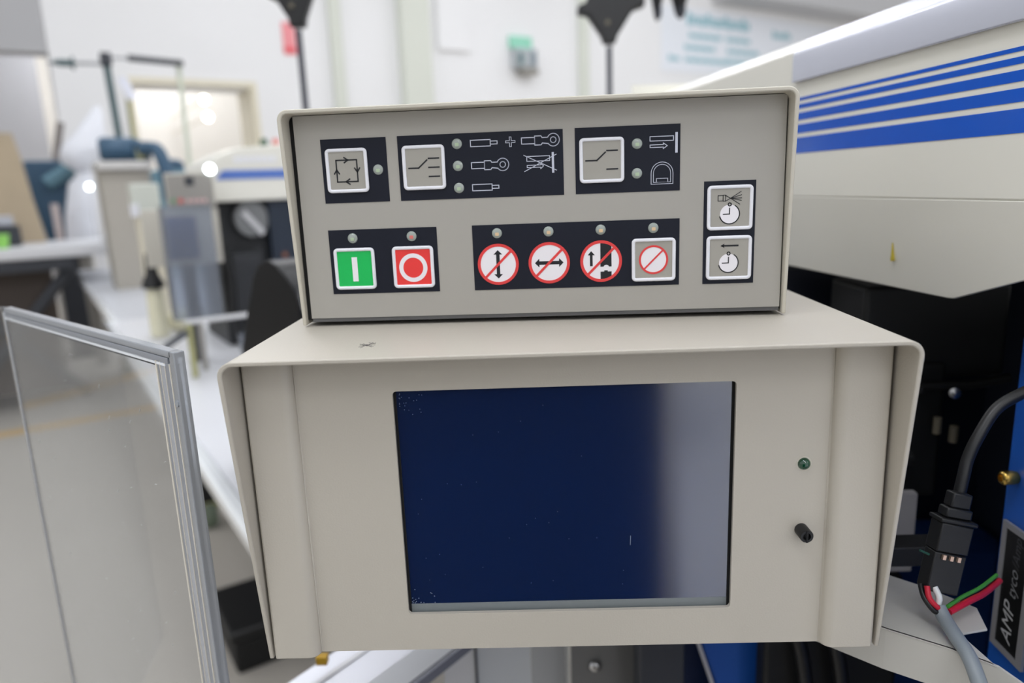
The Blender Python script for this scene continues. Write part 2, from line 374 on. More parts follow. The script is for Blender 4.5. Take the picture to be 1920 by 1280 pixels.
# small scratches and specks on the glass
gs = [tube([(0.2052, 0.0039, 0.0655), (0.2050, 0.0039, 0.0600)], 0.00022, 4)]
for i in range(26):
    x = SX0 + 0.004 + random.random() * 0.12; z = SZ0 + 0.008 + random.random() * 0.118
    gs.append(box(x, x + 0.00025, 0.0039, 0.0040, z, z + 0.0003))
for i in range(22):
    x = SX0 + 0.0025 + random.random() ** 2 * 0.016; z = SZ1 - 0.0025 - random.random() ** 2 * 0.012
    gs.append(box(x, x + 0.0004, 0.0039, 0.0040, z, z + 0.0003))
for i in range(18):
    x = SX0 + 0.0016 + random.random() ** 2 * 0.014; z = SZ0 + 0.0046 + random.random() ** 3 * 0.012
    gs.append(box(x, x + 0.0005, 0.0038, 0.0040, z, z + 0.0004))
DP('glass_specks', merge(*gs), mat('dust', (120, 132, 150), 0.7), parent=scr)

# ------------------------------------------------------------------ keypad box (upper box)
K = thing('keypad_box', 'beige control box with a grey button panel on top of the display box', 'control box', (0.1692, 0.0546, LT), rad(-2.529)); K.scale = (0.953,) * 3
MM = 0.001
def KP(name, g, m, bevel=0.0, smooth=False, parent=None): return obj(name, g, m, parent or K, bevel, smooth)
KP('hood', hood_shell(-0.1603, 0.1378, 0.0012, 0.1308, 0.0024, 0.0065, -0.0122, -0.0022, 0.165), BEIGE2, 0.0006)
KP('front_panel', box(-0.1549, 0.1345, 0.0, 0.0018, 0.0052, 0.1280), PANELG)
KP('lower_flange', box(-0.1545, 0.1342, 0.0004, 0.160, 0.0028, 0.0051), mat('flange_steel', (86, 86, 86), 0.8))
KP('inner_chassis', merge(box(-0.1580, -0.1556, 0.002, 0.16, 0.004, 0.128), box(0.1350, 0.1356, 0.002, 0.16, 0.004, 0.128), box(-0.155, 0.1345, 0.156, 0.16, 0.004, 0.128)), DARKGAP)
for x in (-0.13, 0.11):
    for y in (0.03, 0.14): KP('rubber_foot', lathe([(0.007, 0.0), (0.0065, 0.0028)], (x, y, 0.0001), (0, 0, 1), 16), BLACKP)
YL = -0.0003     # front of the printed fields
labels = {}
for nm, (x0, x1, z0, z1) in {'cycle': (-139.2, -99.3, 76.25, 113.95), 'mode': (-92.4, 6.2, 76.25, 114.1), 'power': (-139.3, -71.9, 20.4, 60.0), 'lockout': (-50.1, 74.4, 20.35, 60.0), 'feed': (13.2, 74.3, 76.3, 114.2), 'timer': (88.4, 118.4, 20.2, 80.8)}.items():
    labels[nm] = KP('keypad_field', box(x0 * MM, x1 * MM, YL, 0.0002, z0 * MM, z1 * MM), LABELK)
def key(x0, x1, z0, z1, face, label, rim=2.05):
    x0, x1, z0, z1, rm = x0 * MM, x1 * MM, z0 * MM, z1 * MM, rim * MM
    b = KP('push_button', prism(rrect(x0 + 0.0008, x1 - 0.0008, z0 + 0.0008, z1 - 0.0008, 0.0015), -0.0010, 0.0), face)
    b['label'] = label
    KP('key_rim', band(rrect(x0, x1, z0, z1, 0.0026), rrect(x0 + rm, x1 - rm, z0 + rm, z1 - rm, 0.0006), -0.0019, 0.0), WHITEK, 0.0007, parent=b)
    return b
YK = -0.00115; YK0 = -0.0008     # print on keys
def sym(parent, pts, wd, m=BLACKI, closed=False, y=(YK, YK0), name='symbol'):
    return KP(name, ribbon([(p[0] * MM, p[1] * MM) for p in pts], wd * MM, y[0], y[1], closed), m, parent=parent)
def lines(parent, L, wd, m=BLACKI, y=(YK, YK0), name='symbol', extra=()):
    g = merge(*[ribbon([(p[0] * MM, p[1] * MM) for p in pts], wd * MM, y[0], y[1], c) for pts, c in L], *extra)
    return KP(name, g, m, parent=parent)
def chevron(x, z, dx, dz, s=2.0):
    return ([(x - dx * s - dz * s * 0.75, z - dz * s + dx * s * 0.75), (x + dx * 0.3, z + dz * 0.3), (x - dx * s + dz * s * 0.75, z - dz * s - dx * s * 0.75)], False)
b = key(-136.8, -111.2, 82.3, 108.35, KEYG, 'grey key with a square of four arrows')
lines(b, [([(-130.3, 101.5), (-117.7, 101.5), (-117.7, 88.8), (-130.3, 88.8)], True), chevron(-123.3, 101.5, 1, 0), chevron(-117.7, 94.6, 0, -1), chevron(-124.8, 88.8, -1, 0), chevron(-130.3, 95.6, 0, 1)], 0.8)
b = key(-90.0, -64.25, 82.3, 108.35, KEYG, 'grey key with a three-way switch symbol')
lines(b, [([(-86.2, 95.1), (-80.3, 95.1), (-75.1, 99.6)], False), ([(-74.1, 100.5), (-67.9, 100.5)], False), ([(-74.1, 95.25), (-67.95, 95.25)], False), ([(-74.1, 89.95), (-68.0, 89.95)], False)], 0.85)
b = key(15.6, 41.8, 82.4, 108.3, KEYG, 'grey key with a two-way switch symbol')
lines(b, [([(19.4, 95.3), (25.8, 95.3), (30.8, 99.8)], False), ([(31.7, 100.7), (37.8, 100.7)], False), ([(31.7, 90.1), (37.9, 90.1)], False)], 0.85)
b = key(-136.9, -111.3, 23.2, 48.85, GREENK, 'green start key with a white bar')
KP('symbol', box(-0.1258, -0.1224, YK, YK0, 0.0282, 0.0432), WHITEI, parent=b)
b = key(-100.25, -74.6, 23.15, 48.85, REDK, 'red stop key with a white ring')
KP('symbol', ring(-0.08755, 0.0356, 0.0062, 0.0088, YK, YK0), WHITEI, parent=b)
def no_sign(parent, cx, cz, r, t, y0, y1):
    s = KP('sign_face', disc(cx * MM, cz * MM, (r - t * 0.5) * MM, y0 + 0.0001, y1), WHITEI, parent=parent)
    KP('sign_ring', ring(cx * MM, cz * MM, (r - t) * MM, r * MM, y0 - 0.0001, y1), REDI, parent=parent)
    k = (r - t * 0.6) * 0.7071
    KP('sign_bar', ribbon([((cx - k) * MM, (cz - k) * MM), ((cx + k) * MM, (cz + k) * MM)], t * 0.85 * MM, y0 - 0.00009, y1), REDI, parent=parent)
b = key(46.0, 72.15, 23.0, 48.85, KEYG, 'grey key with an empty red prohibition sign')
no_sign(b, 59.0, 35.95, 8.7, 1.15, YK, YK0)
LB = labels['lockout']
YS0, YS1 = -0.00055, -0.0002
for cx in (-34.95, -3.78, 27.65): no_sign(LB, cx, 35.95, 12.6, 1.75, YS0, YS1)
def dbl_arrow(cx, cz, L, w, hw, hl, vert):
    P = [(-L, 0), (-L + hl, hw), (-L + hl, w), (L - hl, w), (L - hl, hw), (L, 0), (L - hl, -hw), (L - hl, -w), (-L + hl, -w), (-L + hl, -hw)]
    return [((cx + (q if vert else p)) * MM, (cz + (p if vert else q)) * MM) for p, q in P]
YA = -0.00052
KP('symbol', prism(dbl_arrow(-35.0, 35.95, 8.7, 1.05, 2.7, 2.7, True), YA, YS1), BLACKI, parent=LB)
KP('symbol', prism(dbl_arrow(-3.78, 35.95, 8.7, 1.05, 2.7, 2.7, False), YA, YS1), BLACKI, parent=LB)
arr = [(21.75, 42.2), (19.6, 39.7), (20.95, 39.7), (20.95, 33.1), (22.55, 33.1), (22.55, 39.7), (23.9, 39.7)]
KP('symbol', prism([(p * MM, q * MM) for p, q in arr], YA, YS1), BLACKI, parent=LB)
R3 = 10.9
top = [(27.2, 32.6)] + [(27.65 + R3 * math.cos(rad(a)), 35.95 + R3 * math.sin(rad(a))) for a in (92, 82, 72, 62, 55)] + [(33.95, 32.6), (32.4, 32.6), (31.9, 33.4), (30.7, 33.8), (29.6, 33.4), (29.1, 32.6)]
KP('symbol', prism([(p * MM, q * MM) for p, q in top], YA, YS1), BLACKI, parent=LB)
bot = [(27.2, 29.6), (29.5, 29.6), (29.5, 30.35), (31.6, 30.35), (31.6, 29.6), (33.95, 29.6)] + [(27.65 + R3 * math.cos(rad(a)), 35.95 + R3 * math.sin(rad(a))) for a in (-55, -65, -78, -92)]
KP('symbol', prism([(p * MM, q * MM) for p, q in bot], YA, YS1), BLACKI, parent=LB)
def clock(b, cx, cz):
    KP('clock_face', disc(cx * MM, cz * MM, 0.0055, YK + 0.00005, YK0), WHITEI, parent=b)
    arc = [(cx + 5.75 * math.cos(rad(a)), cz + 5.75 * math.sin(rad(a))) for a in range(-165, 66, 11)]
    lines(b, [(arc, False), ([(cx, cz + 3.4), (cx, cz), (cx - 3.6, cz - 0.1)], False), ([(cx + 0.9 * math.cos(rad(a)), cz + 5.6 + 0.9 * math.sin(rad(a))) for a in range(0, 360, 45)], True)], 0.62, name='clock_hands')
b = key(90.2, 116.8, 52.2, 78.25, KEYG, 'grey key with a spray nozzle and clock symbol')
clock(b, 103.3, 61.5)
lines(b, [([(96.5, 72.4), (99.4, 72.4), (99.4, 69.25), (96.5, 69.25)], True), ([(99.4, 72.6), (100.8, 72.6), (100.8, 69.1), (99.4, 69.1)], True), ([(100.8, 72.4), (103.6, 70.65), (100.8, 69.0)], False)] +
      [([(103.7, 70.65), p], False) for p in ((109.7, 74.4), (110.0, 72.45), (110.1, 70.6), (109.9, 69.2), (109.0, 67.1))], 0.40)
b = key(90.2, 116.85, 22.65, 48.85, KEYG, 'grey key with an arrow and clock symbol')
clock(b, 103.35, 32.65)
lines(b, [([(108.6, 42.9), (99.5, 42.9)], False)], 0.95, extra=[prism([(0.0985, 0.0429), (0.1009, 0.0442), (0.1004, 0.0429), (0.1009, 0.0416)], YK, YK0)])
# outline pictograms
LM = labels['mode']; YO = (-0.00045, -0.0002)
def pic(parent, L, wd=0.5, extra=()): lines(parent, L, wd, LINEW, YO, 'pictogram', extra)
wire = lambda z: [([(-48.5, z), (-36.7, z), (-36.7, z - 3.65), (-48.5, z - 3.65)], True), ([(-36.6, z - 0.9), (-32.65, z - 0.9), (-32.65, z - 2.65), (-36.6, z - 2.65)], False)]
pic(LM, wire(109.85)); pic(LM, wire(84.2))
h = 0.55
pic(LM, [([(-24.8 - h, 110.8), (-24.8 + h, 110.8), (-24.8 + h, 108.1 + h), (-22.0, 108.1 + h), (-22.0, 108.1 - h), (-24.8 + h, 108.1 - h), (-24.8 + h, 105.3), (-24.8 - h, 105.3), (-24.8 - h, 108.1 - h), (-27.6, 108.1 - h), (-27.6, 108.1 + h), (-24.8 - h, 108.1 + h)], True)], 0.38)
def lug(x, z):
    ex = 3.6
    eye = [(x + 18.7 + ex * math.cos(rad(a)), z + ex * math.sin(rad(a))) for a in range(155, -156, -12)]
    return ([([(x, z + 1.75), (x + 7.8, z + 1.75), (x + 7.8, z - 1.8), (x, z - 1.8)], True), ([(x + 7.8, z - 2.65), (x + 7.8, z + 2.5), (x + 11.5, z + 2.5), (x + 12.2, z + 1.5)] + eye + [(x + 12.3, z - 1.6), (x + 11.5, z - 2.65)], True),
             ([(x + 18.7 + 1.65 * math.cos(rad(a)), z + 1.65 * math.sin(rad(a))) for a in range(0, 360, 20)], True)])
pic(LM, lug(-18.2, 108.2)); pic(LM, lug(-48.5, 95.25))
pic(LM, [([(-15.4, 99.2), (-1.85, 99.2), (-1.85, 96.4), (-15.4, 96.4)], True), ([(-15.3, 94.1), (-7.2, 94.1), (-7.2, 94.9), (-5.6, 93.45), (-7.3, 91.9), (-7.3, 92.8), (-15.3, 92.8)], True), ([(-17.1, 99.95), (2.05, 90.75)], False), ([(-16.9, 90.6), (2.05, 99.9)], False)], 0.42,
    extra=[box(-0.0006, 0.0007, YO[0] + 0.00002, YO[1], 0.0893, 0.1012)])
LF = labels['feed']
pic(LF, [([(56.8, 107.5), (70.35, 107.5), (70.35, 105.0), (56.8, 105.0)], True), ([(56.85, 102.8), (64.5, 102.8), (64.5, 103.7), (66.8, 102.1), (64.5, 100.5), (64.5, 101.35), (56.85, 101.35)], True)], 0.45, extra=[box(0.0714, 0.0728, YO[0], YO[1], 0.0979, 0.1095)])
archp = lambda r, zb: [(63.85 - r, zb), (63.85 - r, 86.6)] + [(63.85 + r * math.cos(rad(a)), 86.6 + r * math.sin(rad(a))) for a in range(170, 5, -12)] + [(63.85 + r, 86.6), (63.85 + r, zb)]
pic(LF, [(archp(6.35, 80.4), True), (archp(5.0, 81.4), True), ([(60.6, 83.6), (67.2, 83.6), (67.2, 81.4), (60.6, 81.4)], True)], 0.36)
def lampk(x, z, m):
    l = KP('indicator_light', dome((x * MM, -0.0003, z * MM), 0.0031, 0.0012, (0, -1, 0)), LENS, smooth=True)
    KP('lamp_chip', prism(rrect((x - 1.05) * MM, (x + 1.25) * MM, (z - 1.5) * MM, (z + 0.5) * MM, 0.0005), -0.00152, -0.0008), m, parent=l)
for x, z in [(-105.15, 95.2), (-56.65, 108.2), (-56.7, 95.45), (-56.7, 82.55), (-124.3, 54.75), (49.35, 103.9), (49.25, 87.0)]: lampk(x, z, CHIPG)
lampk(-87.5, 54.8, CHIPR)
for x in (-35.0, -3.75, 27.6, 58.9): lampk(x, 54.85, CHIPO)

# ------------------------------------------------------------------ clear acrylic guard on the left
GC = Vector((-0.0454, 0.0210, 0)); GD = Vector((-0.2868 + 0.0454, 0.2205 - 0.0210, 0)); GL = GD.length; grz = math.atan2(-GD.y, -GD.x)
G = thing('acrylic_guard', 'clear scratched acrylic guard standing left of the display box', 'guard', (GC.x, GC.y, -0.30), grz)
# local x runs from the far left corner (-GL) to the near right corner (0); +y points away from the lens
gt = 0.474
obj('front_pane', box(-GL, -0.0252, 0.0, 0.005, 0.0, gt - 0.010), ACRYL, G, 0.0005)
GLUE = mat('dried_glue', (226, 220, 208), 0.5)
obj('corner_post', box(-0.0062, 0.0, 0.0, 0.0065, 0.0, gt), ACRYE, G, 0.0006)
obj('corner_strip', box(-0.0128, -0.0070, 0.0, 0.005, 0.0, gt - 0.0075), ACRYD, G, 0.0003)
obj('corner_strip', box(-0.0188, -0.0132, 0.0, 0.005, 0.0, gt - 0.0075), mat('acrylic_edge_mid', (176, 184, 200), 0.12, trans=0.5, ior=1.49, haze=0.3), G, 0.0003)
obj('corner_strip', box(-0.0232, -0.0193, 0.0, 0.005, 0.0, gt - 0.0085), ACRYD, G, 0.0003)
for x0, x1 in ((-0.0070, -0.0062), (-0.0132, -0.0128), (-0.0193, -0.0188), (-0.0250, -0.0234)): obj('glue_line', box(x0, x1, -0.0003, 0.004, 0.0, gt - 0.0075), GLUE, G)
obj('top_rail', box(-GL, -0.0042, 0.0, 0.0065, gt - 0.0040, gt), ACRYE, G, 0.0006)
obj('top_strip', box(-GL, -0.0085, 0.0, 0.005, gt - 0.0076, gt - 0.0043), ACRYD, G, 0.0003)
obj('bright_edge', box(-GL, -0.012, -0.0003, 0.0005, gt - 0.0094, gt - 0.0080), mat('bright_cut_edge', (240, 244, 250), 0.2), G)
obj('left_pane', xform(box(-0.25, -0.0010, 0.0, 0.005, 0.0, gt), Matrix.Translation((-GL, 0, 0)) @ Matrix.Rotation(rad(38), 4, 'Z')), ACRYL, G, 0.0006)
obj('fold_edge', box(-GL - 0.0006, -GL + 0.0008, -0.0004, 0.0052, 0.0, gt - 0.004), mat('bright_cut_edge', (240, 244, 250), 0.2), G)
obj('screw_plug', lathe([(0.0020, 0.0), (0.0020, 0.0006)], (-0.0031, 0.0, gt - 0.030), (0, -1, 0), 20), mat('clear_plug', (150, 156, 164), 0.2), G)
gs = []
for i in range(34):
    x = -GL * (0.08 + 0.85 * random.random()); z = gt - 0.02 - 0.24 * random.random() ** 1.2; a = rad(random.uniform(10, 60)); L = random.uniform(0.0006, 0.003)
    gs.append(ribbon([(x, z), (x + L * math.cos(a), z + L * math.sin(a))], 0.00018, -0.00025, 0.0))
obj('scratches', merge(*gs), mat('scratch_white', (226, 228, 232), 0.6), G)

# ------------------------------------------------------------------ big machine on the right: hood with stripes
hd = rad(9.2966); DV = Vector((-math.sin(hd), math.cos(hd), 0)); HO = CAM + Vector((DV.y, -DV.x, 0)) * 0.35
H = thing('machine_hood', 'pale grey machine hood with five blue stripes at the upper right', 'machine hood', (HO.x, HO.y, 0.171), hd)
# local y = t along the hood (away), local x = into the machine, z from the hood's lower edge (0.171)
z_ = lambda z: z - 0.171
T0, T1 = 0.10, 1.12
def sweep(prof, t0, t1): return prism(prof, t0, t1, 'xz')
side = [(0.0, z_(0.2375)), (0.0, z_(0.364)), (0.006, z_(0.3705)), (0.060, z_(0.390)), (0.34, z_(0.405)), (0.34, z_(0.40)), (0.062, z_(0.385)), (0.008, z_(0.366)), (0.004, z_(0.362)), (0.004, z_(0.2375))]
obj('upper_shell', sweep(side, T0, T1), HOODP, H, 0.0015)
lowp = [(T0, z_(0.280)), (0.3695, z_(0.1937)), (0.4384, z_(0.1710)), (T1, z_(0.1732)), (T1, z_(0.2375)), (T0, z_(0.2375))]
lowp = [(0.16, z_(0.2376)), (0.16, z_(0.268 - 0.0305)), (0.3695, z_(0.1937)), (0.4384, z_(0.1710)), (T1, z_(0.1732)), (T1, z_(0.2376))]
lowp = [(0.235, z_(0.2376)), (0.3695, z_(0.1937)), (0.436, z_(0.1714)), (0.442, z_(0.1710)), (T1, z_(0.1732)), (T1, z_(0.2376))]
lv, lf = prism(lowp, 0.0, 0.003, 'yz')
lv = [(x + (z_(0.2375) - z) * 0.16, y, z) for x, y, z in lv]
obj('lower_skirt', (lv, lf), HOODP, H, 0.0006)
obj('far_end', box(0.0, 0.34, T1, T1 + 0.003, z_(0.18), z_(0.40)), HOODP, H)
obj('handle_strip', prism([(-0.0045, z_(0.3371)), (-0.0045, z_(0.3595)), (-0.0030, z_(0.3632)), (0.0, z_(0.3650)), (0.006, z_(0.3722)), (0.012, z_(0.3748)), (0.012, z_(0.3735)), (0.0, z_(0.3640)), (-0.0005, z_(0.3371))], T0, 0.634, 'xz'), ALU, H, 0.0012)
for za, zb in ((0.3236, 0.3211), (0.3181, 0.3142), (0.3108, 0.3045), (0.3008, 0.2932), (0.2895, 0.2759)):
    obj('blue_stripe', box(-0.0004, 0.0001, T0, 0.80, z_(zb), z_(za)), BLUES, H)
obj('oil_drip', prism([(0.4934, z_(0.1930)), (0.49385, z_(0.1965)), (0.4941, z_(0.205)), (0.4945, z_(0.205)), (0.4947, z_(0.1965)), (0.4952, z_(0.1930)), (0.4948, z_(0.1915)), (0.4938, z_(0.1915))], 0.0046, 0.0085, 'yz'), OILY, H)
obj('light_block_plate', box(0.012, 0.34, 0.25, T1, z_(0.2330), z_(0.2370)), BLACKM, H)  # black plate added inside the hood to block light

# ------------------------------------------------------------------ press body under the hood
P_ = thing('press_frame', 'dark blue press frame in the shade under the striped hood', 'machine', (0.55, 0.40, -0.55))
def PP(name, g, m, bevel=0.0, smooth=False, parent=None): return obj(name, moved(g, (-0.55, -0.40, 0.55)), m, parent or P_, bevel, smooth)
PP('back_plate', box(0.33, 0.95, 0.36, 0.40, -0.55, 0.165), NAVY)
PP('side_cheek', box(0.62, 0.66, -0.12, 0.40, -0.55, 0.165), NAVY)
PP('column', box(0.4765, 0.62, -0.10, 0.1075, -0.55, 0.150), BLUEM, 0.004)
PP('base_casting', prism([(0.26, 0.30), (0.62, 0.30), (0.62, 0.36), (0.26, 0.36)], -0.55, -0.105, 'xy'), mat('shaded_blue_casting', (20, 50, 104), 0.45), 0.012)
PP('ram_housing', box(0.43, 0.55, 0.23, 0.30, 0.085, 0.1645), BLACKM, 0.004)
PP('ram_bar', box(0.452, 0.500, 0.225, 0.25, -0.02, 0.10), BLACKM, 0.004)
PP('clamp_bolt', lathe([(0.0, 0.0), (0.0052, 0.0), (0.0052, 0.006), (0.0045, 0.0085), (0.0001, 0.0095)], (0.5065, 0.226, 0.0742), (-0.35, -1, 0.1), 20), CHROME, smooth=True)
PP('clamp_bolt', lathe([(0.0, 0.0), (0.0048, 0.0), (0.0048, 0.005), (0.0001, 0.007)], (0.4800, 0.228, 0.0782), (-0.3, -1, 0.1), 20), mat('blackened_steel', (60, 60, 60), 0.4, metal=0.8), smooth=True)
PP('clamp_arm', tube([(0.47, 0.226, 0.08), (0.52, 0.222, 0.081), (0.545, 0.215, 0.088)], 0.004, 8), BLACKM, smooth=True)
PP('pin', tube([(0.489, 0.214, 0.042), (0.489, 0.214, 0.056)], 0.0032, 10), mat('dull_brass', (104, 98, 84), 0.5))
PP('pin', tube([(0.503, 0.214, 0.034), (0.503, 0.214, 0.048)], 0.0036, 10), mat('dull_brass', (104, 98, 84), 0.5))
PP('brass_screw', lathe([(0.0, 0.0), (0.0042, 0.0), (0.0048, 0.003), (0.0048, 0.009), (0.0034, 0.0105), (0.0026, 0.0105), (0.0024, 0.008), (0.0001, 0.008)], (0.4762, 0.0957, 0.0531), (-1, 0, 0), 20), BRASS, smooth=True)
PP('grey_plate', box(0.395, 0.455, 0.172, 0.180, -0.06, 0.008), mat('shade_dimmed_grey', (132, 130, 132), 0.5), 0.001)  # grey dimmed in the colour for the shadow it lies in
PP('grey_plate', prism([(0.395, 0.03), (0.440, 0.045), (0.452, 0.09), (0.40, 0.075)], 0.24, 0.25), mat('shade_dimmed_grey', (132, 130, 132), 0.5))
PP('hose', tube([(0.36, 0.20, 0.085), (0.41, 0.215, 0.055), (0.46, 0.215, 0.03)], 0.0042, 8, 4), BLACKP, smooth=True)
PP('hose', tube([(0.37, 0.20, 0.035), (0.42, 0.21, 0.022), (0.47, 0.215, 0.02)], 0.006, 8, 4), BLACKM, smooth=True)
PP('slot_bar', box(0.380, 0.440, 0.098, 0.118, -0.0125, 0.002), BLACKM, 0.001)

# name plate on the column, text reads upwards
N = thing('name_plate', 'silver framed black name plate with AMP lettering at the right edge', 'name plate', (0.4760, 0.0830, -0.0740))
MNl = Matrix(((0, 1, 0, -0.0013), (-1, 0, 0, 0.0167), (0, 0, 1, 0.0014), (0, 0, 0, 1)))     # plate x towards the lens, y into the column
NL = 0.0936; npw = 0.033
outer = [(0.0, 0.0), (npw, -0.0012), (npw, NL), (0.0, NL)]
inner = [(0.0042, 0.0042), (npw - 0.0060, 0.0035), (npw - 0.0060, NL - 0.0042), (0.0042, NL - 0.0042)]
obj('plate_rim', xform(band(outer, inner, -0.0012, 0.001), MNl), mat('brushed_steel_rim', (150, 150, 154), 0.45, metal=0.4), N)
obj('plate_field', xform(prism(inner, -0.0004, 0.001), MNl), mat('black_plate', (12, 13, 15), 0.35), N)
def text_mesh(txt, size, shear=0.0):
    c = bpy.data.curves.new('lettering', 'FONT'); c.body = txt; c.size = size; c.shear = shear; c.extrude = 0.0
    tmp = bpy.data.objects.new('lettering_tmp', c); COL.objects.link(tmp)
    dg = bpy.context.evaluated_depsgraph_get(); me = bpy.data.meshes.new_from_object(tmp.evaluated_get(dg))
    V = [tuple(v.co) for v in me.vertices]; F = [tuple(p.vertices) for p in me.polygons]
    bpy.data.objects.remove(tmp); bpy.data.meshes.remove(me); return V, F
def upward(g, x, z, s=1.0): return [(x - v[1] * s, -0.00055, z + v[0]) for v in g[0]], g[1]
obj('lettering', xform(upward(text_mesh('AMP', 0.0150, 0.25), 0.0195, 0.0085), MNl), mat('silver_print', (176, 178, 182), 0.4), N)
obj('lettering', xform(upward(text_mesh('tyco', 0.0118, 0.25), 0.0195, 0.0430), MNl), mat('dim_silver_print', (120, 122, 126), 0.4), N)
obj('lettering', xform(upward(text_mesh('/Amp', 0.0100, 0.25), 0.0195, 0.0650), MNl), mat('worn_print', (64, 66, 70), 0.4), N)

# ------------------------------------------------------------------ mounting tray below the display box
TZ = -0.0010
Tr = thing('mounting_tray', 'pale grey sheet metal tray carrying the display box', 'bracket', (0.30, 0.15, TZ - 0.03))
def TP(name, g, m, bevel=0.0): return obj(name, moved(g, (-0.30, -0.15, -(TZ - 0.03))), m, Tr, bevel)
front = [(0.10, 0.245), (0.3531, 0.0113), (0.3788, -0.0077), (0.3917, -0.0199), (0.3950, -0.0235)]
TP('tray_plate', prism(front + [(0.3922, 0.0054), (0.4097, 0.0092), (0.4164, 0.0304), (0.3964, 0.0565), (0.3842, 0.0680), (0.36, 0.10), (0.30, 0.262), (0.10, 0.262)], TZ - 0.0015, TZ, 'xy'), TRAYP, 0.0006)
fl = front[1:] + [(0.4028, -0.0328), (0.4144, -0.0564)]
flv = [(0.21, 0.148)] + fl
Vf, Ff = [], []
for i, (x, y) in enumerate(flv):
    drop = 0.0 if i < 5 else (0.004 if i == 5 else 0.012)
    for zz in (TZ - drop, TZ - 0.026 - drop):
        for k in (0, 0.0016): Vf.append((x + k * 0.7, y + k * 0.7, zz))
for i in range(len(flv) - 1):
    a, b = i * 4, i * 4 + 4
    Ff += [(a, a + 2, b + 2, b), (a + 1, b + 1, b + 3, a + 3), (a, b, b + 1, a + 1), (a + 2, a + 3, b + 3, b + 2)]
Ff += [(0, 1, 3, 2), (len(Vf) - 4, len(Vf) - 2, len(Vf) - 1, len(Vf) - 3)]
TP('front_flange', (Vf, Ff), TRAYP)
TP('carrying_post', box(0.24, 0.28, 0.20, 0.24, -0.55, TZ - 0.0015), LEGD, 0.002)

# ------------------------------------------------------------------ plug, wires and cables beside the box
PL = thing('cable_plug', 'black three pin cable plug hanging right of the display box', 'plug', tuple(CAM + (Vector((0.410, 0.070, 0.0)) - CAM) * 0.8926)); PL.scale = (0.8926,) * 3
def LP(name, g, m, bevel=0.0, smooth=False, parent=None): return obj(name, moved(g, (-0.410, -0.070, 0.0)), m, parent or PL, bevel, smooth)
ax = Vector((0.0125, 0.008, 0.056)); bx = Vector((0.0205, -0.0006, -0.0062))
Mx = Matrix((( *bx.normalized(), 0), (0, 0, 0, 0), (*ax.normalized(), 0), (0, 0, 0, 1))).transposed()
yv = ax.normalized().cross(bx.normalized())
xv = yv.cross(ax.normalized()).normalized()
def PM(c): return Matrix(((xv.x, yv.x, ax.normalized().x, c[0]), (xv.y, yv.y, ax.normalized().y, c[1]), (xv.z, yv.z, ax.normalized().z, c[2]), (0, 0, 0, 1)))
M0 = PM((0.4125, 0.0655, -0.0105))
LP('plug_body', xform(box(-0.0105, 0.0105, -0.006, 0.006, 0.0, 0.0265), M0), BLACKP, 0.001)
LP('socket_body', xform(merge(box(-0.0105, 0.0105, -0.0065, 0.0065, 0.0268, 0.046), box(-0.012, 0.012, -0.0075, 0.0075, 0.046, 0.0490)), M0), BLACKP, 0.001)
LP('cable_boot', xform(merge(box(-0.0085, 0.0085, -0.005, 0.005, 0.0492, 0.056), box(-0.0065, 0.0065, -0.0045, 0.0045, 0.056, 0.066)), M0), BLACKP, 0.0012)
for i in (-1, 0, 1): LP('contact_pin', xform(box(i * 0.0048 - 0.0010, i * 0.0048 + 0.0010, -0.0078, -0.005, 0.0225, 0.0256), M0), mat('copper_contact', (206, 176, 158), 0.3, metal=0.6))
def near(P): return [tuple(CAM + (Vector(p) - CAM) * 0.9644) for p in P]
def LW(name, pts, rr, m):
    pts = near(pts)
    return obj(name, [*map(list, [[tuple((Vector(v) - PL.location) / 0.8926) for v in tube(pts, rr, 8, 6)[0]], tube(pts, rr, 8, 6)[1]])], m, PL, smooth=True)
LW('red_wire', [(0.3849, 0.0296, 0.0148), (0.3849, 0.0263, 0.0091), (0.3883, 0.0244, 0.0045), (0.3915, 0.0255, 0.0020)], 0.0016, REDW)
LW('white_wire', [(0.3893, 0.0295, 0.0140), (0.3906, 0.0262, 0.0095), (0.3903, 0.0259, 0.0055)], 0.0018, WHITEW)
LW('black_wire', [(0.3838, 0.0343, 0.0130), (0.3831, 0.0281, 0.0080), (0.3872, 0.0238, 0.0018), (0.3915, 0.0250, 0.0010)], 0.0016, BLACKP)
LP('green_stub', tube([(0.4045, 0.0640, 0.0160), (0.3985, 0.064, 0.0190)], 0.0008, 6), mat('dark_green_wire', (30, 74, 62), 0.5))
o = obj('grey_cable', tube(near([(0.3915, 0.0270, 0.0018), (0.3922, 0.0207, -0.0022), (0.3915, 0.0085, -0.0046), (0.3912, -0.0055, -0.0080), (0.3908, -0.0180, -0.0170), (0.3935, -0.0260, -0.0300), (0.401, -0.034, -0.08), (0.41, -0.03, -0.20)]), 0.0040, 14, 8), GREYC, None, smooth=True)
tag(o, 'thick grey sheathed cable drooping from the plug over the tray', 'cable')
o = obj('red_wire', tube(near([(0.3975, 0.0265, -0.0010), (0.415, 0.0370, -0.0010), (0.4342, 0.0520, -0.0050), (0.4580, 0.0740, -0.0100)]), 0.0019, 10, 8), REDW, None, smooth=True)
tag(o, 'loose red wire leading from the grey cable to the right', 'wire')
o = obj('green_wire', tube(near([(0.3972, 0.0278, 0.0018), (0.4118, 0.0385, 0.0010), (0.4326, 0.0535, -0.0018), (0.4560, 0.0745, -0.0062)]), 0.00115, 8, 8), GREENW, None, smooth=True)
tag(o, 'thin green wire running just above the red wire', 'wire')
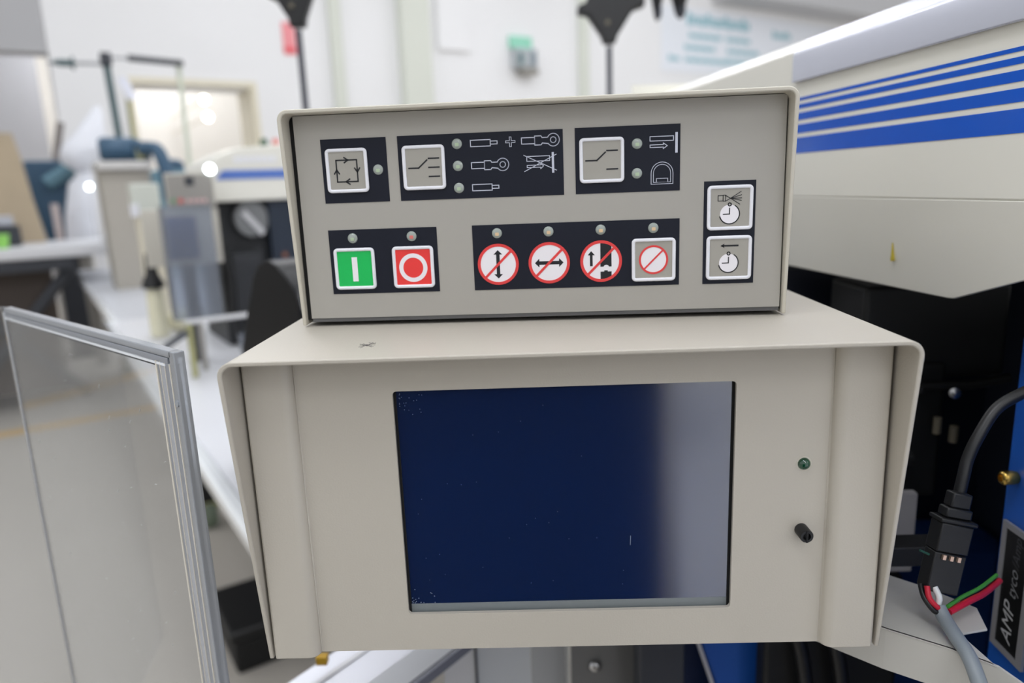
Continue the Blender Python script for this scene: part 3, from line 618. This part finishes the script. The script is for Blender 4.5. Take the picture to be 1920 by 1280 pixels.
o = obj('black_cable', tube([tuple(CAM + (Vector(p) - CAM) * 0.8926) for p in [(0.4288, 0.0785, 0.0500), (0.4320, 0.0810, 0.062), (0.4355, 0.0840, 0.0725), (0.4425, 0.087, 0.086), (0.456, 0.0920, 0.1035), (0.474, 0.0945, 0.1130), (0.492, 0.098, 0.118)]], 0.0034, 12, 8), BLACKP, None, smooth=True)
tag(o, 'black cable curving up from the plug to the right', 'cable')

# ------------------------------------------------------------------ black cover behind the boxes
bc = rthing('black_cover', 'black rounded sheet cover behind the left side of the boxes', 'cover', 0.29, 1.0, TABLE + 0.003)
pf = [(0.41, 0.0), (0.338, 0.237), (0.275, 0.304), (0.202, 0.375), (0.160, 0.398), (0.110, 0.408), (0.066, 0.403), (0.031, 0.392), (0.0, 0.380), (-0.016, 0.370), (-0.028, 0.345), (-0.030, 0.0)]
obj('front_sheet', prism(pf, 0.0, 0.004, 'yz'), BLACKS, bc, 0.001)
V, F = [], []
for (y, z) in pf:
    for x in (0.004, 0.32): V.append((x, y, z)); V.append((x, 0.14 + (y - 0.14) * 0.97, z * 0.985))
n = len(pf)
for i in range(n - 1):
    a, b = i * 4, i * 4 + 4
    F += [(a, b, b + 2, a + 2), (a + 1, a + 3, b + 3, b + 1), (a + 2, b + 2, b + 3, a + 3), (a, a + 1, b + 1, b)]
obj('curved_sheet', (V, F), mat('black_gloss_sheet', (26, 27, 30), 0.22), bc, smooth=True)

# ------------------------------------------------------------------ parts just below the display box
o = thing('feed_rail', 'pale brushed metal feed rail running diagonally below the display box', 'rail', (0.0, 0.22, -0.55))
def FP(name, g, m, bevel=0.0, par=None): return obj(name, moved(g, (0.0, -0.22, 0.55)), m, par or o, bevel)
def slab(p, q, wv, th):  # bar from p to q, width vector wv, thickness downward
    p, q, wv = Vector(p), Vector(q), Vector(wv); V = []
    for c in (p, q):
        for k in (0, 1):
            for z in (0, -th): V.append(tuple(c + wv * k + Vector((0, 0, z))))
    return V, [(0, 1, 3, 2), (4, 6, 7, 5), (0, 4, 5, 1), (2, 3, 7, 6), (0, 2, 6, 4), (1, 5, 7, 3)]
FP('rail_bar', slab((-0.1182, 0.1567, -0.1801), (0.0114, 0.3036, -0.1628), (0.075, -0.010, 0), 0.012), BRUSH, 0.001)
FP('rail_groove', slab((-0.0932, 0.1547, -0.1786), (0.0364, 0.3016, -0.1613), (0.006, -0.001, 0), 0.004), mat('groove_white', (226, 226, 230), 0.5))
FP('clear_side_sheet', slab((-0.0433, 0.1467, -0.1751), (0.0865, 0.2936, -0.1578), (0.035, -0.004, 0), 0.006), mat('hazy_acrylic', (214, 216, 222), 0.3, trans=0.4, haze=0.4))
FP('dark_edge', slab((-0.0033, 0.1436, -0.1736), (0.1265, 0.2907, -0.1563), (0.004, -0.0005, 0), 0.010), mat('slate_edge', (128, 130, 142), 0.4))
FP('rail_foot', box(-0.03, 0.0, 0.17, 0.20, -0.55, -0.192), LEGD)
FP('yellow_clip', box(-0.047, -0.037, 0.195, 0.203, -0.1525, -0.1445), YELLOW, 0.001)
o = thing('feeder_casing', 'white sheet feeder casing below the middle of the display box', 'casing', (0.10, 0.30, -0.55))
def WP(name, g, m, bevel=0.0): return obj(name, moved(g, (-0.10, -0.30, 0.55)), m, o, bevel)
WP('left_sheet', box(0.050, 0.0835, 0.300, 0.304, -0.55, -0.12), WTABLE)
WP('dark_seam', box(0.0838, 0.0855, 0.296, 0.304, -0.55, -0.12), LEGD)
WP('right_sheet', box(0.0858, 0.142, 0.300, 0.304, -0.55, -0.12), mat('pale_sheet', (206, 210, 216), 0.35))
WP('clear_sheet', box(0.1425, 0.178, 0.298, 0.303, -0.55, -0.12), mat('hazy_clear_sheet', (196, 200, 206), 0.2, trans=0.55, haze=0.3))
WP('clear_sheet_edge', box(0.1782, 0.1815, 0.297, 0.303, -0.55, -0.12), WHITEW)
WP('dark_corner', prism([(0.158, -0.172), (0.174, -0.196), (0.160, -0.20)], 0.306, 0.31), mat('slate_corner', (92, 94, 108), 0.5))
o = thing('grey_base_plate', 'dark grey steel base plate with a bolt below the display box', 'plate', (0.23, 0.27, -0.55))
def GP(name, g, m, bevel=0.0, smooth=False): return obj(name, moved(g, (-0.23, -0.27, 0.55)), m, o, bevel, smooth)
GP('plate', prism([(0.182, -0.55), (0.30, -0.55), (0.265, -0.22), (0.296, -0.165), (0.296, -0.12), (0.182, -0.12)], 0.252, 0.27), mat('grey_steel_plate', (112, 112, 112), 0.45))
GP('bolt', lathe([(0.0, 0), (0.006, 0), (0.006, 0.004), (0.004, 0.006), (0.0001, 0.006)], (0.2045, 0.252, -0.1985), (0, -1, 0), 16), CHROME, smooth=True)
PP('slanting_arm', prism([(0.290, -0.13), (0.345, -0.13), (0.395, -0.24), (0.395, -0.55), (0.33, -0.55), (0.325, -0.24)], 0.225, 0.25), BLUEM, 0.004)
PP('arm_edge', prism([(0.2865, -0.13), (0.290, -0.13), (0.325, -0.24), (0.33, -0.55), (0.3265, -0.55), (0.3215, -0.24)], 0.223, 0.25), BRUSH)
PP('drive_housing', box(0.346, 0.46, 0.19, 0.215, -0.55, -0.075), BLACKM, 0.004)
PP('hose', tube([(0.36, 0.180, -0.10), (0.372, 0.176, -0.135), (0.380, 0.176, -0.20), (0.381, 0.178, -0.30)], 0.006, 10, 6), BLACKP, smooth=True)
PP('hose', tube([(0.392, 0.178, -0.10), (0.404, 0.174, -0.15), (0.410, 0.174, -0.22), (0.410, 0.178, -0.30)], 0.006, 10, 6), BLACKP, smooth=True)

# ------------------------------------------------------------------ white tables in the hall
def table(a0, a1, b0, b1, label, edge_from, legs, top=WTABLE):
    t = rthing('white_table', label, 'table', a0, b0, FLOOR, 'white machine tables')
    h = TABLE - FLOOR
    obj('table_top', box(0, a1 - a0, 0, b1 - b0, h - 0.035, h), top, t, 0.004)
    obj('table_edge', box(-0.03, 0, edge_from - b0, b1 - b0, h - 0.03, h + 0.004), WEDGE, t, 0.008)
    obj('frame_rail', box(0.2, a1 - a0 - 0.1, 0.1, b1 - b0 - 0.1, h - 0.09, h - 0.036), LEGD, t)
    for x, y in legs:
        l = obj('leg', box(x - 0.025, x + 0.025, y - 0.025, y + 0.025, 0.10, h - 0.036), BLACKP, t)
        obj('caster', lathe([(0.0, -0.025), (0.05, -0.025), (0.06, -0.012), (0.06, 0.012), (0.05, 0.025), (0.0, 0.025)], (x, y, 0.06), (1, 0, 0), 18), GREENF, l, smooth=True)
        obj('caster_fork', box(x - 0.035, x + 0.035, y - 0.03, y + 0.03, 0.085, 0.115), OLIVE, l)
    return t
table(0.235, 1.45, 0.95, 3.50, 'long white table behind the boxes, nearer of the two', 0.95, [(0.20, 2.0), (1.0, 0.2), (1.0, 2.0)])
table(0.262, 1.45, 3.53, 6.40, 'farther white table with a light streak painted on its polished left edge', 3.53, [(0.2, 0.2), (0.2, 2.6), (1.0, 0.2), (1.0, 2.6)], mat('pale_grey_laminate', (194, 196, 202), 0.35))  # top greyed so the painted light streak stands out
t = rthing('black_case', 'black plastic case on the floor left of the display box', 'case', 0.30, 1.92, FLOOR)
obj('case_body', box(0, 0.6, 0, 0.26, 0.0, 0.10), BLACKM, t, 0.01)
obj('case_lid', box(-0.01, 0.61, -0.01, 0.27, 0.102, 0.135), BLACKP, t, 0.008)

# ------------------------------------------------------------------ second machine on the white table
t = rthing('second_hood', 'pale machine hood with one blue stripe on the far machine', 'machine hood', 0.50, 2.5, 0.24)
hp = [(0.0, 0.0), (-0.006, 0.035), (0.012, 0.115), (0.030, 0.140), (0.09, 0.168), (0.28, 0.185), (0.9, 0.185), (0.9, 0.0)]
obj('hood_shell', prism(hp, 0.0, 0.45), HOODP, t, 0.006)
obj('blue_stripe', prism([(0.022, 0.070), (0.045, 0.099), (0.85, 0.099), (0.85, 0.070)], -0.003, 0.0), STRIPE2, t)
obj('white_lettering', merge(*[box(0.085 + i * 0.020, 0.085 + i * 0.020 + 0.014, -0.003, 0.0, 0.122, 0.143) for i in range(7)]), WHITEK, t)
t = rthing('signal_button', 'small green and red signal knobs on the far machine hood', 'knob', 0.70, 2.55, 0.425)
obj('green_knob', lathe([(0.012, -0.02), (0.014, 0.0), (0.010, 0.016), (0.0, 0.018)], (0.0, 0, 0), (0, 0, 1), 14), mat('dark_green_knob', (60, 92, 70), 0.4), t, smooth=True)
obj('red_knob', lathe([(0.012, -0.02), (0.014, 0.0), (0.010, 0.016), (0.0, 0.018)], (0.04, 0, 0), (0, 0, 1), 14), mat('pale_red_knob', (220, 132, 124), 0.4), t, smooth=True)
t = rthing('second_press', 'black press body under the far machine hood', 'machine', 0.52, 2.56, TABLE + 0.002)
obj('press_body', box(0.0, 0.9, 0.02, 0.38, 0.0, 0.486), mat('soft_black_steel', (40, 42, 46), 0.5), t)
obj('side_plate', box(0.165, 0.9, -0.03, 0.0, 0.10, 0.485), mat('dark_blue_steel', (24, 36, 52), 0.5), t)
fw = obj('flywheel', lathe([(0.0, 0.0), (0.055, 0.0), (0.058, 0.01), (0.058, 0.03), (0.0, 0.03)], (0.105, 0.0, 0.428), (0.15, -1, 0), 28), mat('grey_wheel', (118, 120, 122), 0.35, metal=0.3), t, smooth=True)
obj('wheel_bar', xform(box(-0.010, 0.010, -0.039, -0.032, -0.055, 0.04), Matrix.Translation((0.105, 0.0, 0.42)) @ Matrix.Rotation(rad(-38), 4, 'Y')), mat('pale_bar_grey', (198, 198, 202), 0.3, metal=0.3), fw)  # one pale slanted bar across the wheel face
obj('slide', box(0.02, 0.12, -0.06, 0.02, 0.12, 0.32), mat('soft_black_steel', (40, 42, 46), 0.5), t, 0.005)
obj('orange_lamp', lathe([(0.008, 0), (0.008, 0.006), (0.0, 0.008)], (0.205, -0.03, 0.30), (0, -1, 0), 12), mat('dull_orange', (140, 84, 54), 0.5), t)
obj('blue_cap', lathe([(0.016, 0), (0.018, 0.03), (0.0, 0.034)], (0.115, -0.09, 0.245), (0, -1, 0), 14), BLUEM, t)
obj('cable_bundle', tube([(0.0, -0.03, 0.44), (-0.01, -0.06, 0.36), (0.012, -0.06, 0.25), (0.008, -0.06, 0.12), (0.03, -0.04, 0.02)], 0.013, 10, 6), BLACKP, t, smooth=True)
# keypad box and display box of the second machine
t = rthing('second_keypad_box', 'small grey keypad box with green and red keys on the far machine', 'control box', 0.352, 2.36, 0.230, rz=rad(-12))
obj('case', box(-0.004, 0.130, 0.002, 0.09, 0.0, 0.100), mat('case_beige', (196, 192, 182), 0.45), t, 0.003)
obj('key_panel', box(0.0, 0.126, 0.0, 0.003, 0.004, 0.094), GREYP, t)
obj('dark_field', box(0.052, 0.076, -0.002, 0.0, 0.062, 0.088), LEGD, t)
obj('green_key', box(0.010, 0.020, -0.002, 0.0, 0.014, 0.026), mat('dull_green', (86, 150, 104), 0.5), t)
obj('red_key', box(0.028, 0.040, -0.002, 0.0, 0.012, 0.026), mat('dull_red', (206, 96, 96), 0.5), t)
for x in (0.055, 0.070, 0.085, 0.10): obj('pink_sign', disc(x, 0.018, 0.006, -0.002, 0.0, 14), mat('dull_pink', (214, 176, 178), 0.5), t)
t = rthing('second_display_box', 'beige display box with a blue grey screen on the far machine', 'display', 0.275, 2.38, 0.058, rz=rad(-8))
obj('case', box(0.0, 0.212, 0.002, 0.10, 0.0, 0.168), mat('case_beige', (196, 192, 182), 0.45), t, 0.003)
obj('screen', box(0.063, 0.146, -0.002, 0.002, 0.02, 0.145), SCREEN2, t)
obj('shelf_post', box(0.09, 0.13, 0.03, 0.07, -0.307, 0.0), LEGD, t)
t = rthing('second_guard', 'clear hanging guard in front of the far display box', 'guard', 0.312, 2.25, TABLE)
obj('pane', box(0.0, 0.135, 0.0, 0.006, 0.16, 0.485), mat('far_acrylic', (186, 196, 214), 0.2, trans=0.85, haze=0.07), t)
obj('pane', box(0.0, 0.006, 0.006, 0.05, 0.16, 0.485), mat('far_acrylic', (186, 196, 214), 0.2, trans=0.85, haze=0.07), t)
obj('guard_post', box(0.06, 0.075, 0.01, 0.025, 0.0, 0.20), GREYP, t)
t = rthing('machine_glint', 'added glowing disc for a highlight on the far keypad box', 'lamp', 0.474, 2.335, 0.338)  # emissive disc stands in for a specular highlight, no lamp there
obj('lit_dome', dome((0, 0, 0), 0.013, 0.008, (0, -1, 0)), GLINTW, t, smooth=True); obj('glint_cap', lathe([(0.015, 0.0), (0.013, 0.02), (0.004, 0.024)], (0, 0, 0), (0, 1, 0), 14), WHITEK, t)
# small parts on the table top
t = rthing('oil_bell', 'black bell shaped foot piece on the white table', 'fitting', 0.352, 2.95, TABLE + 0.004)
obj('bell', lathe([(0.040, 0.182), (0.039, 0.20), (0.022, 0.235), (0.019, 0.29), (0.016, 0.31)], (0, 0, 0), (0, 0, 1), 18), BLACKP, t, smooth=True)
obj('bell_base', lathe([(0.03, 0.0), (0.034, 0.01), (0.030, 0.16), (0.02, 0.18)], (0, 0, 0), (0, 0, 1), 18), CREAMB, t, smooth=True)
t = rthing('oil_bottle', 'squat cream bottle lying on the white table', 'bottle', 0.40, 3.02, TABLE + 0.045)
obj('bottle_body', lathe([(0.0, 0), (0.038, 0.004), (0.042, 0.02), (0.042, 0.09), (0.03, 0.11), (0.012, 0.12), (0.012, 0.135), (0, 0.135)], (0, 0, 0), (0.9, -0.4, 0), 18), CREAMB, t, smooth=True)
t = rthing('wire_stand', 'thin pipe stand with a grey block on the white table', 'stand', 0.335, 2.18, TABLE + 0.004)
obj('upright', tube([(0, 0, 0), (0, 0, 0.155)], 0.009, 10), OLIVE, t)
obj('crossbar', tube([(-0.01, 0, 0.16), (0.17, 0, 0.16), (0.178, 0, 0.15), (0.18, 0, 0.075)], 0.007, 8), mat('pale_pipe', (206, 206, 208), 0.4), t, smooth=True)
obj('grey_block', box(0.160, 0.20, -0.02, 0.02, 0.040, 0.080), mat('block_grey', (128, 128, 122), 0.5), t, 0.003)
obj('dark_lever', tube([(-0.01, -0.02, 0.135), (-0.075, -0.04, 0.105)], 0.009, 8), LEGD, t)
t = rthing('clear_cup', 'hazy clear tub on the white table below the pipe stand', 'tub', 0.53, 2.20, TABLE + 0.004)
obj('tub', lathe([(0.05, 0.0), (0.058, 0.10), (0.060, 0.10), (0.054, 0.0)], (0, 0, 0), (0, 0, 1), 20), mat('far_acrylic', (186, 196, 214), 0.2, trans=0.85, haze=0.07), t, smooth=True)
t = rthing('beige_box', 'small beige switch box left of the far keypad box', 'box', 0.36, 3.3, TABLE)
obj('box_body', box(0.0, 0.105, 0.0, 0.10, 0.445, 0.57), mat('pale_green_grey', (208, 212, 204), 0.45), t, 0.006)
obj('side_flap', box(-0.012, 0.02, -0.02, 0.0, 0.44, 0.49), WHITEK, t, 0.002)
obj('box_post', box(0.01, 0.10, 0.02, 0.08, 0.0, 0.445), CREAM, t)
t = rthing('feeder_cabinet', 'grey beige feeder cabinet with a pale lid beyond the far machine', 'cabinet', 0.375, 4.700, TABLE - 0.0605); t.scale = (1.119,) * 3
obj('main_body', box(0.0, 0.225, 0.02, 0.3, 0.0545, 0.655), mat('cabinet_grey', (166, 161, 152), 0.5), t)
obj('lid', box(-0.012, 0.24, -0.02, 0.32, 0.658, 0.70), mat('lid_grey', (198, 196, 194), 0.4), t, 0.006)
t = rthing('blue_motor', 'blue grey motor on the lid of the feeder cabinet', 'motor', 0.386, 4.700, 0.4745); t.scale = (1.119,) * 3
obj('motor_body', lathe([(0.0, 0.0), (0.05, 0.0), (0.062, 0.02), (0.062, 0.16), (0.05, 0.19), (0.0, 0.19)], (0.01, 0.12, 0.062), (1, 0, 0), 18), TEALB, t, smooth=True)
obj('gearbox', box(0.155, 0.24, 0.05, 0.16, 0.0, 0.10), TEALB, t, 0.01)
obj('yellow_plate', box(0.17, 0.215, 0.045, 0.05, 0.01, 0.06), OLIVE, t)
obj('drop_hose', tube([(0.20, 0.05, 0.06), (0.26, -0.02, 0.05), (0.285, -0.04, -0.06), (0.29, -0.04, -0.2)], 0.035, 10, 5), TEALB, t, smooth=True)
t = rthing('teal_feeder', 'light teal feeder housing beside the blue motor', 'machine', 0.743, 5.447, TABLE - 0.121); t.scale = (1.238,) * 3
obj('housing', box(0.0, 0.30, 0.0, 0.25, 0.098, 0.66), TEALL, t, 0.01)
obj('cap', lathe([(0.06, 0), (0.06, 0.04), (0.03, 0.06)], (0.12, 0.1, 0.66), (0, 0, 1), 16), TEALB, t, smooth=True)
# wire reel stands
t = rthing('reel_stand', 'teal reel stand with cross arms beyond the far table', 'stand', 0.545, 5.138, TABLE - 0.121); t.scale = (1.238,) * 3
obj('post', tube([(0, 0, 0.70), (-0.012, 0.0, 1.175)], 0.017, 10), TEAL, t)
obj('post_foot', tube([(0, 0, 0.10), (0, 0, 0.70)], 0.02, 10), TEAL, t)
obj('head', box(-0.035, 0.012, -0.03, 0.03, 1.145, 1.205), LEGD, t, 0.006)
obj('left_arm', tube([(-0.02, 0, 1.155), (-0.255, 0, 1.148)], 0.008, 8), mat('steel_rod', (150, 152, 156), 0.4), t)
obj('spool', lathe([(0.0, 0), (0.03, 0.0), (0.03, 0.008), (0.016, 0.012), (0.016, 0.055), (0.010, 0.085), (0, 0.085)], (-0.148, 0, 1.15), (-1, 0, 0), 14), TEAL, t, smooth=True)
obj('right_arm', tube([(0.0, 0, 1.185), (0.09, 0, 1.185)], 0.006, 8), mat('steel_rod', (150, 152, 156), 0.4), t)
obj('dark_grip', tube([(0.085, 0, 1.188), (0.335, 0, 1.176)], 0.016, 10), LEGD, t)
t = rthing('pale_guide_rod', 'pale green vertical guide rod in front of the wall opening', 'rod', 0.947, 5.200, TABLE - 0.121); t.scale = (1.238,) * 3
obj('rod', tube([(-0.02, 0, 0.098), (-0.002, 0, 1.18)], 0.013, 10), PALEG, t); obj('rod_collar', tube([(-0.02, 0, 0.098), (-0.02, 0, 0.15)], 0.025, 10), PALEG, t)
t = rthing('olive_rod', 'olive post with a white tag beside the teal stand', 'post', 0.625, 5.15, TABLE - 0.121); t.scale = (1.238,) * 3
obj('rod', tube([(-0.01, 0, 0.098), (0.0, 0, 1.0)], 0.011, 10), OLIVE, t)
obj('tag', xform(box(-0.022, 0.022, -0.012, -0.006, -0.055, 0.055), Matrix.Translation((0.0, 0, 1.045)) @ Matrix.Rotation(rad(-20), 4, 'Y')), mat('white_tag', (226, 228, 240), 0.5), t)
def black_stand(a, b, zt, label, arm):
    t = rthing('reel_arm_stand', label, 'stand', a, b, TABLE + 0.003, 'black reel arm stands', rz=-TH)
    z = zt - TABLE
    obj('pole', tube([(0, 0, 0.01), (0, 0, z - 0.01)], 0.0088 if not arm else 0.0078, 12), mat('dark_pole', (70, 72, 80), 0.45), t)
    obj('pole_base', lathe([(0.07, 0), (0.07, 0.008), (0.02, 0.014), (0.016, 0.05)], (0, 0, 0), (0, 0, 1), 20), LEGD, t, smooth=True)
    obj('funnel_bracket', prism([(-0.016, z - 0.005), (0.016, z - 0.005), (0.020, z + 0.012), (0.062, z + 0.075), (0.092, z + 0.082), (0.092, z + 0.115), (0.06, z + 0.14), (-0.05, z + 0.14), (-0.060, z + 0.098), (-0.082, z + 0.092), (-0.084, z + 0.070), (-0.058, z + 0.066), (-0.022, z + 0.014)] if arm else
        [(-0.018, z - 0.005), (0.020, z - 0.005), (0.024, z + 0.018), (0.060, z + 0.10), (0.07, z + 0.16), (-0.09, z + 0.16), (-0.075, z + 0.075), (-0.045, z + 0.058), (-0.020, z + 0.016)], -0.018, 0.018), BLACKP, t, 0.006)
    obj('bracket_bolt', lathe([(0.006, 0), (0.006, 0.006), (0.0, 0.008)], (-0.006, -0.018, z + 0.045), (0, -1, 0), 12), mat('dull_brass', (104, 98, 84), 0.5), t, smooth=True)
    if arm:
        obj('arm_rod', tube([(0.05, 0, z + 0.118), (0.325, 0, z + 0.118)], 0.007, 8), LEGD, t)
        for x, r, L in ((0.125, 0.018, 0.065), (0.183, 0.026, 0.062)):
            k = obj('wire_eye', lathe([(r, 0.024), (r, 0.0), (r * 0.75, -0.018), (r * 0.42, -L * 0.8), (0.002, -L)], (x, 0, z + 0.112), (0, 0, 1), 14), BLACKP, t, smooth=True)
            obj('eye_tip', lathe([(r * 0.5, 0.0), (r * 0.38, -0.02), (0.001, -0.028)], (x + 0.003, -0.008, z + 0.076), (0, 0, 1), 12), LEGD, k, smooth=True)
    else:
        obj('side_pin', tube([(-0.10, 0, z + 0.135), (-0.135, 0, z + 0.135)], 0.008, 8), LEGD, t)
        obj('side_pin', tube([(0.09, 0, z + 0.13), (0.12, 0, z + 0.13)], 0.008, 8), LEGD, t)
black_stand(0.665, 1.985, 0.683, 'left black pole with a funnel shaped head behind the keypad box', False)
black_stand(1.345, 1.535, 0.612, 'right black pole with a side arm and hanging wire eyes', True)

# ------------------------------------------------------------------ far left corner of the hall
def loft(rows, n=20):
    V, F = [], []
    for z, ca, rx in rows:
        for k in range(n):
            an = 2 * math.pi * k / n; w = 1 + 0.06 * math.sin(3 * an + z * 9)
            V.append((ca + rx * w * math.cos(an), rx * 0.8 * w * math.sin(an), z))
    m = len(rows)
    for i in range(m - 1):
        for k in range(n): F.append((i * n + k, i * n + (k + 1) % n, (i + 1) * n + (k + 1) % n, (i + 1) * n + k))
    F += [tuple(range(n - 1, -1, -1)), tuple((m - 1) * n + k for k in range(n))]
    return V, F
t = rthing('white_bag', 'pointed white film bag over the blue feeder at far left', 'bag', 0.40, 6.65, FLOOR)
obj('bag', loft([(1.53, 0.03, 0.05), (1.60, 0.0, 0.13), (1.66, 0.02, 0.155), (1.72, 0.04, 0.15), (1.84, 0.11, 0.10), (1.96, 0.16, 0.055), (2.03, 0.18, 0.02)]), BAGW, t, smooth=True)
obj('bag_skirt', loft([(0.90, -0.07, 0.12), (1.20, -0.04, 0.11), (1.45, -0.01, 0.09), (1.53, 0.03, 0.04)]), BAGW, t, smooth=True)
obj('bag_stem', tube([(-0.05, 0.0, 0.0), (-0.06, 0.0, 0.9)], 0.05, 10), GREYP, t)
obj('pink_strip', box(-0.24, -0.19, -0.12, -0.10, 0.95, 1.30), mat('pale_pink_sheet', (206, 192, 190), 0.5), t)
obj('clear_tube', tube([(0.16, 0, 1.86), (0.22, 0, 1.72), (0.20, 0, 1.60)], 0.03, 10, 4), WHITEK, t, smooth=True)
t = rthing('feeder_glint', 'added glowing disc for a round highlight on the far feeder at left', 'lamp', 0.418, 6.30, 0.364)  # second emissive disc, added for the glint beside the bag
obj('lit_dome', dome((0, 0, 0), 0.019, 0.012, (0, -1, 0)), GLINTW, t, smooth=True); obj('glint_back', lathe([(0.023, 0), (0.02, 0.03), (0, 0.032)], (0, 0, 0), (0, 1, 0), 14), WHITEK, t)
obj('glint_post', tube([(0, 0.03, -0.02), (0, 0.03, TABLE - 0.364)], 0.008, 8), WHITEK, t)
t = rthing('blue_feeder', 'blue feeder machine behind the white bag at far left', 'machine', 0.03, 7.0, FLOOR)
obj('body', prism([(0.10, 0.90), (0.34, 0.90), (0.36, 1.45), (0.30, 1.64), (0.0, 1.64), (0.0, 1.54)], 0.0, 0.4), TEALB, t, 0.02)
obj('body_foot', box(0.12, 0.32, 0.05, 0.35, 0.0, 0.90), LEGD, t)
obj('teal_pipe', tube([(0.14, -0.06, 1.46), (0.33, -0.08, 1.58)], 0.055, 14), TEALL, t, smooth=True)
obj('dark_column', box(0.52, 0.60, 0.1, 0.2, 0.0, 1.51), mat('dark_blue_grey', (44, 60, 82), 0.5), t, 0.01)
t = rthing('work_bench', 'white topped bench on dark crossed legs at far left', 'bench', -0.9, 5.3, FLOOR)
obj('bench_top', box(-0.6, 1.32, 0.0, 0.9, 0.975, 1.045), WTABLE, t, 0.01)
obj('bench_corner', box(1.27, 1.37, -0.02, 0.05, 0.98, 1.09), WTABLE, t, 0.02)
obj('under_frame', box(-0.5, 1.10, 0.02, 0.85, 0.90, 0.974), LEGD, t)
for x in (0.05, 0.90):
    obj('leg', tube([(x - 0.55, 0.1, 0.05), (x + 0.18, 0.1, 0.90)], 0.036, 8), LEGD, t); obj('leg', tube([(x + 0.18, 0.18, 0.05), (x - 0.55, 0.18, 0.90)], 0.036, 8), LEGD, t)
obj('under_bench_block', box(-0.4, 0.98, 0.24, 0.85, 0.10, 0.898), mat('under_bench_brown', (78, 70, 66), 0.7), t)  # dark brown block filling the space under the bench top
BT = FLOOR + 1.047
t = rthing('cardboard_stack', 'tan cardboard sheets leaning at the far left edge', 'cardboard', -0.70, 5.98, BT)
for i in range(3): obj('sheet', prism([(0.0, 0.0), (0.79 - 0.01 * i, 0.0), (0.75 - 0.012 * i, 0.30), (0.725 - 0.012 * i, 0.55), (0.695 - 0.02 * i, 0.725 - 0.03 * i), (0.0, 0.73 - 0.03 * i)], 0.05 * i, 0.05 * i + 0.03), TAN, t)
t = rthing('leaning_board', 'thin dark board leaning behind the blue feeder', 'board', 0.14, 8.15, FLOOR)
obj('board', prism([(0.0, 1.2), (0.06, 1.2), (0.28, 2.03), (0.22, 2.05)], 0.0, 0.05), mat('grey_brown_board', (128, 122, 120), 0.6), t)
obj('board_foot', box(0.0, 0.06, 0.0, 0.05, 0.0, 1.2), GREYP, t)
t = rthing('lime_cup', 'lime green cup on the far left bench', 'cup', -0.15, 5.42, BT)
obj('cup_body', lathe([(0.030, 0.0), (0.040, 0.08), (0.037, 0.08), (0.028, 0.01)], (0, 0, 0), (0, 0, 1), 16), LIME, t, smooth=True); obj('cup_rim', lathe([(0.038, 0.079), (0.042, 0.079), (0.042, 0.085), (0.038, 0.085)], (0, 0, 0), (0, 0, 1), 16), LIME, t)
t = rthing('tool_tray', 'grey tray with dark tools on the far left bench', 'tray', -0.38, 5.62, BT)
obj('tray', box(0, 0.30, 0, 0.2, 0.13, 0.19), mat('tray_grey', (176, 178, 188), 0.4), t, 0.01); obj('tool_stack', box(0.06, 0.33, 0.02, 0.19, 0.0, 0.128), LEGD, t, 0.01)
# behind the lens: objects added for the dark screen to mirror
t = thing('reflection_block', 'waist high black block added behind the camera, mirrored in the screen', 'cabinet', (0.125, -0.95, FLOOR))  # added black block in place of the person the screen mirrors
obj('main_body', prism([(-0.36, 0.06), (0.28, 0.06), (0.28, 1.16), (-0.36, 1.16)], -0.4, 0.0), BLACKM, t, 0.02)
obj('plinth', box(-0.32, 0.29, -0.38, -0.02, 0.0, 0.06), LEGD, t)
t = thing('reflection_table', 'white table added to the right behind the camera, mirrored in the screen', 'table', (0.318, -0.40, FLOOR), rad(10.8))  # added so the right of the screen mirrors a bright surface
obj('table_top', box(0.0, 1.2, -1.9, 0.0, 0.765, 0.80), WTABLE, t, 0.004)
for x in (0.16, 1.15):
    for y in (-1.85, -0.05): obj('leg', box(x - 0.025, x + 0.025, y - 0.025, y + 0.025, 0.0, 0.764), LEGD, t)
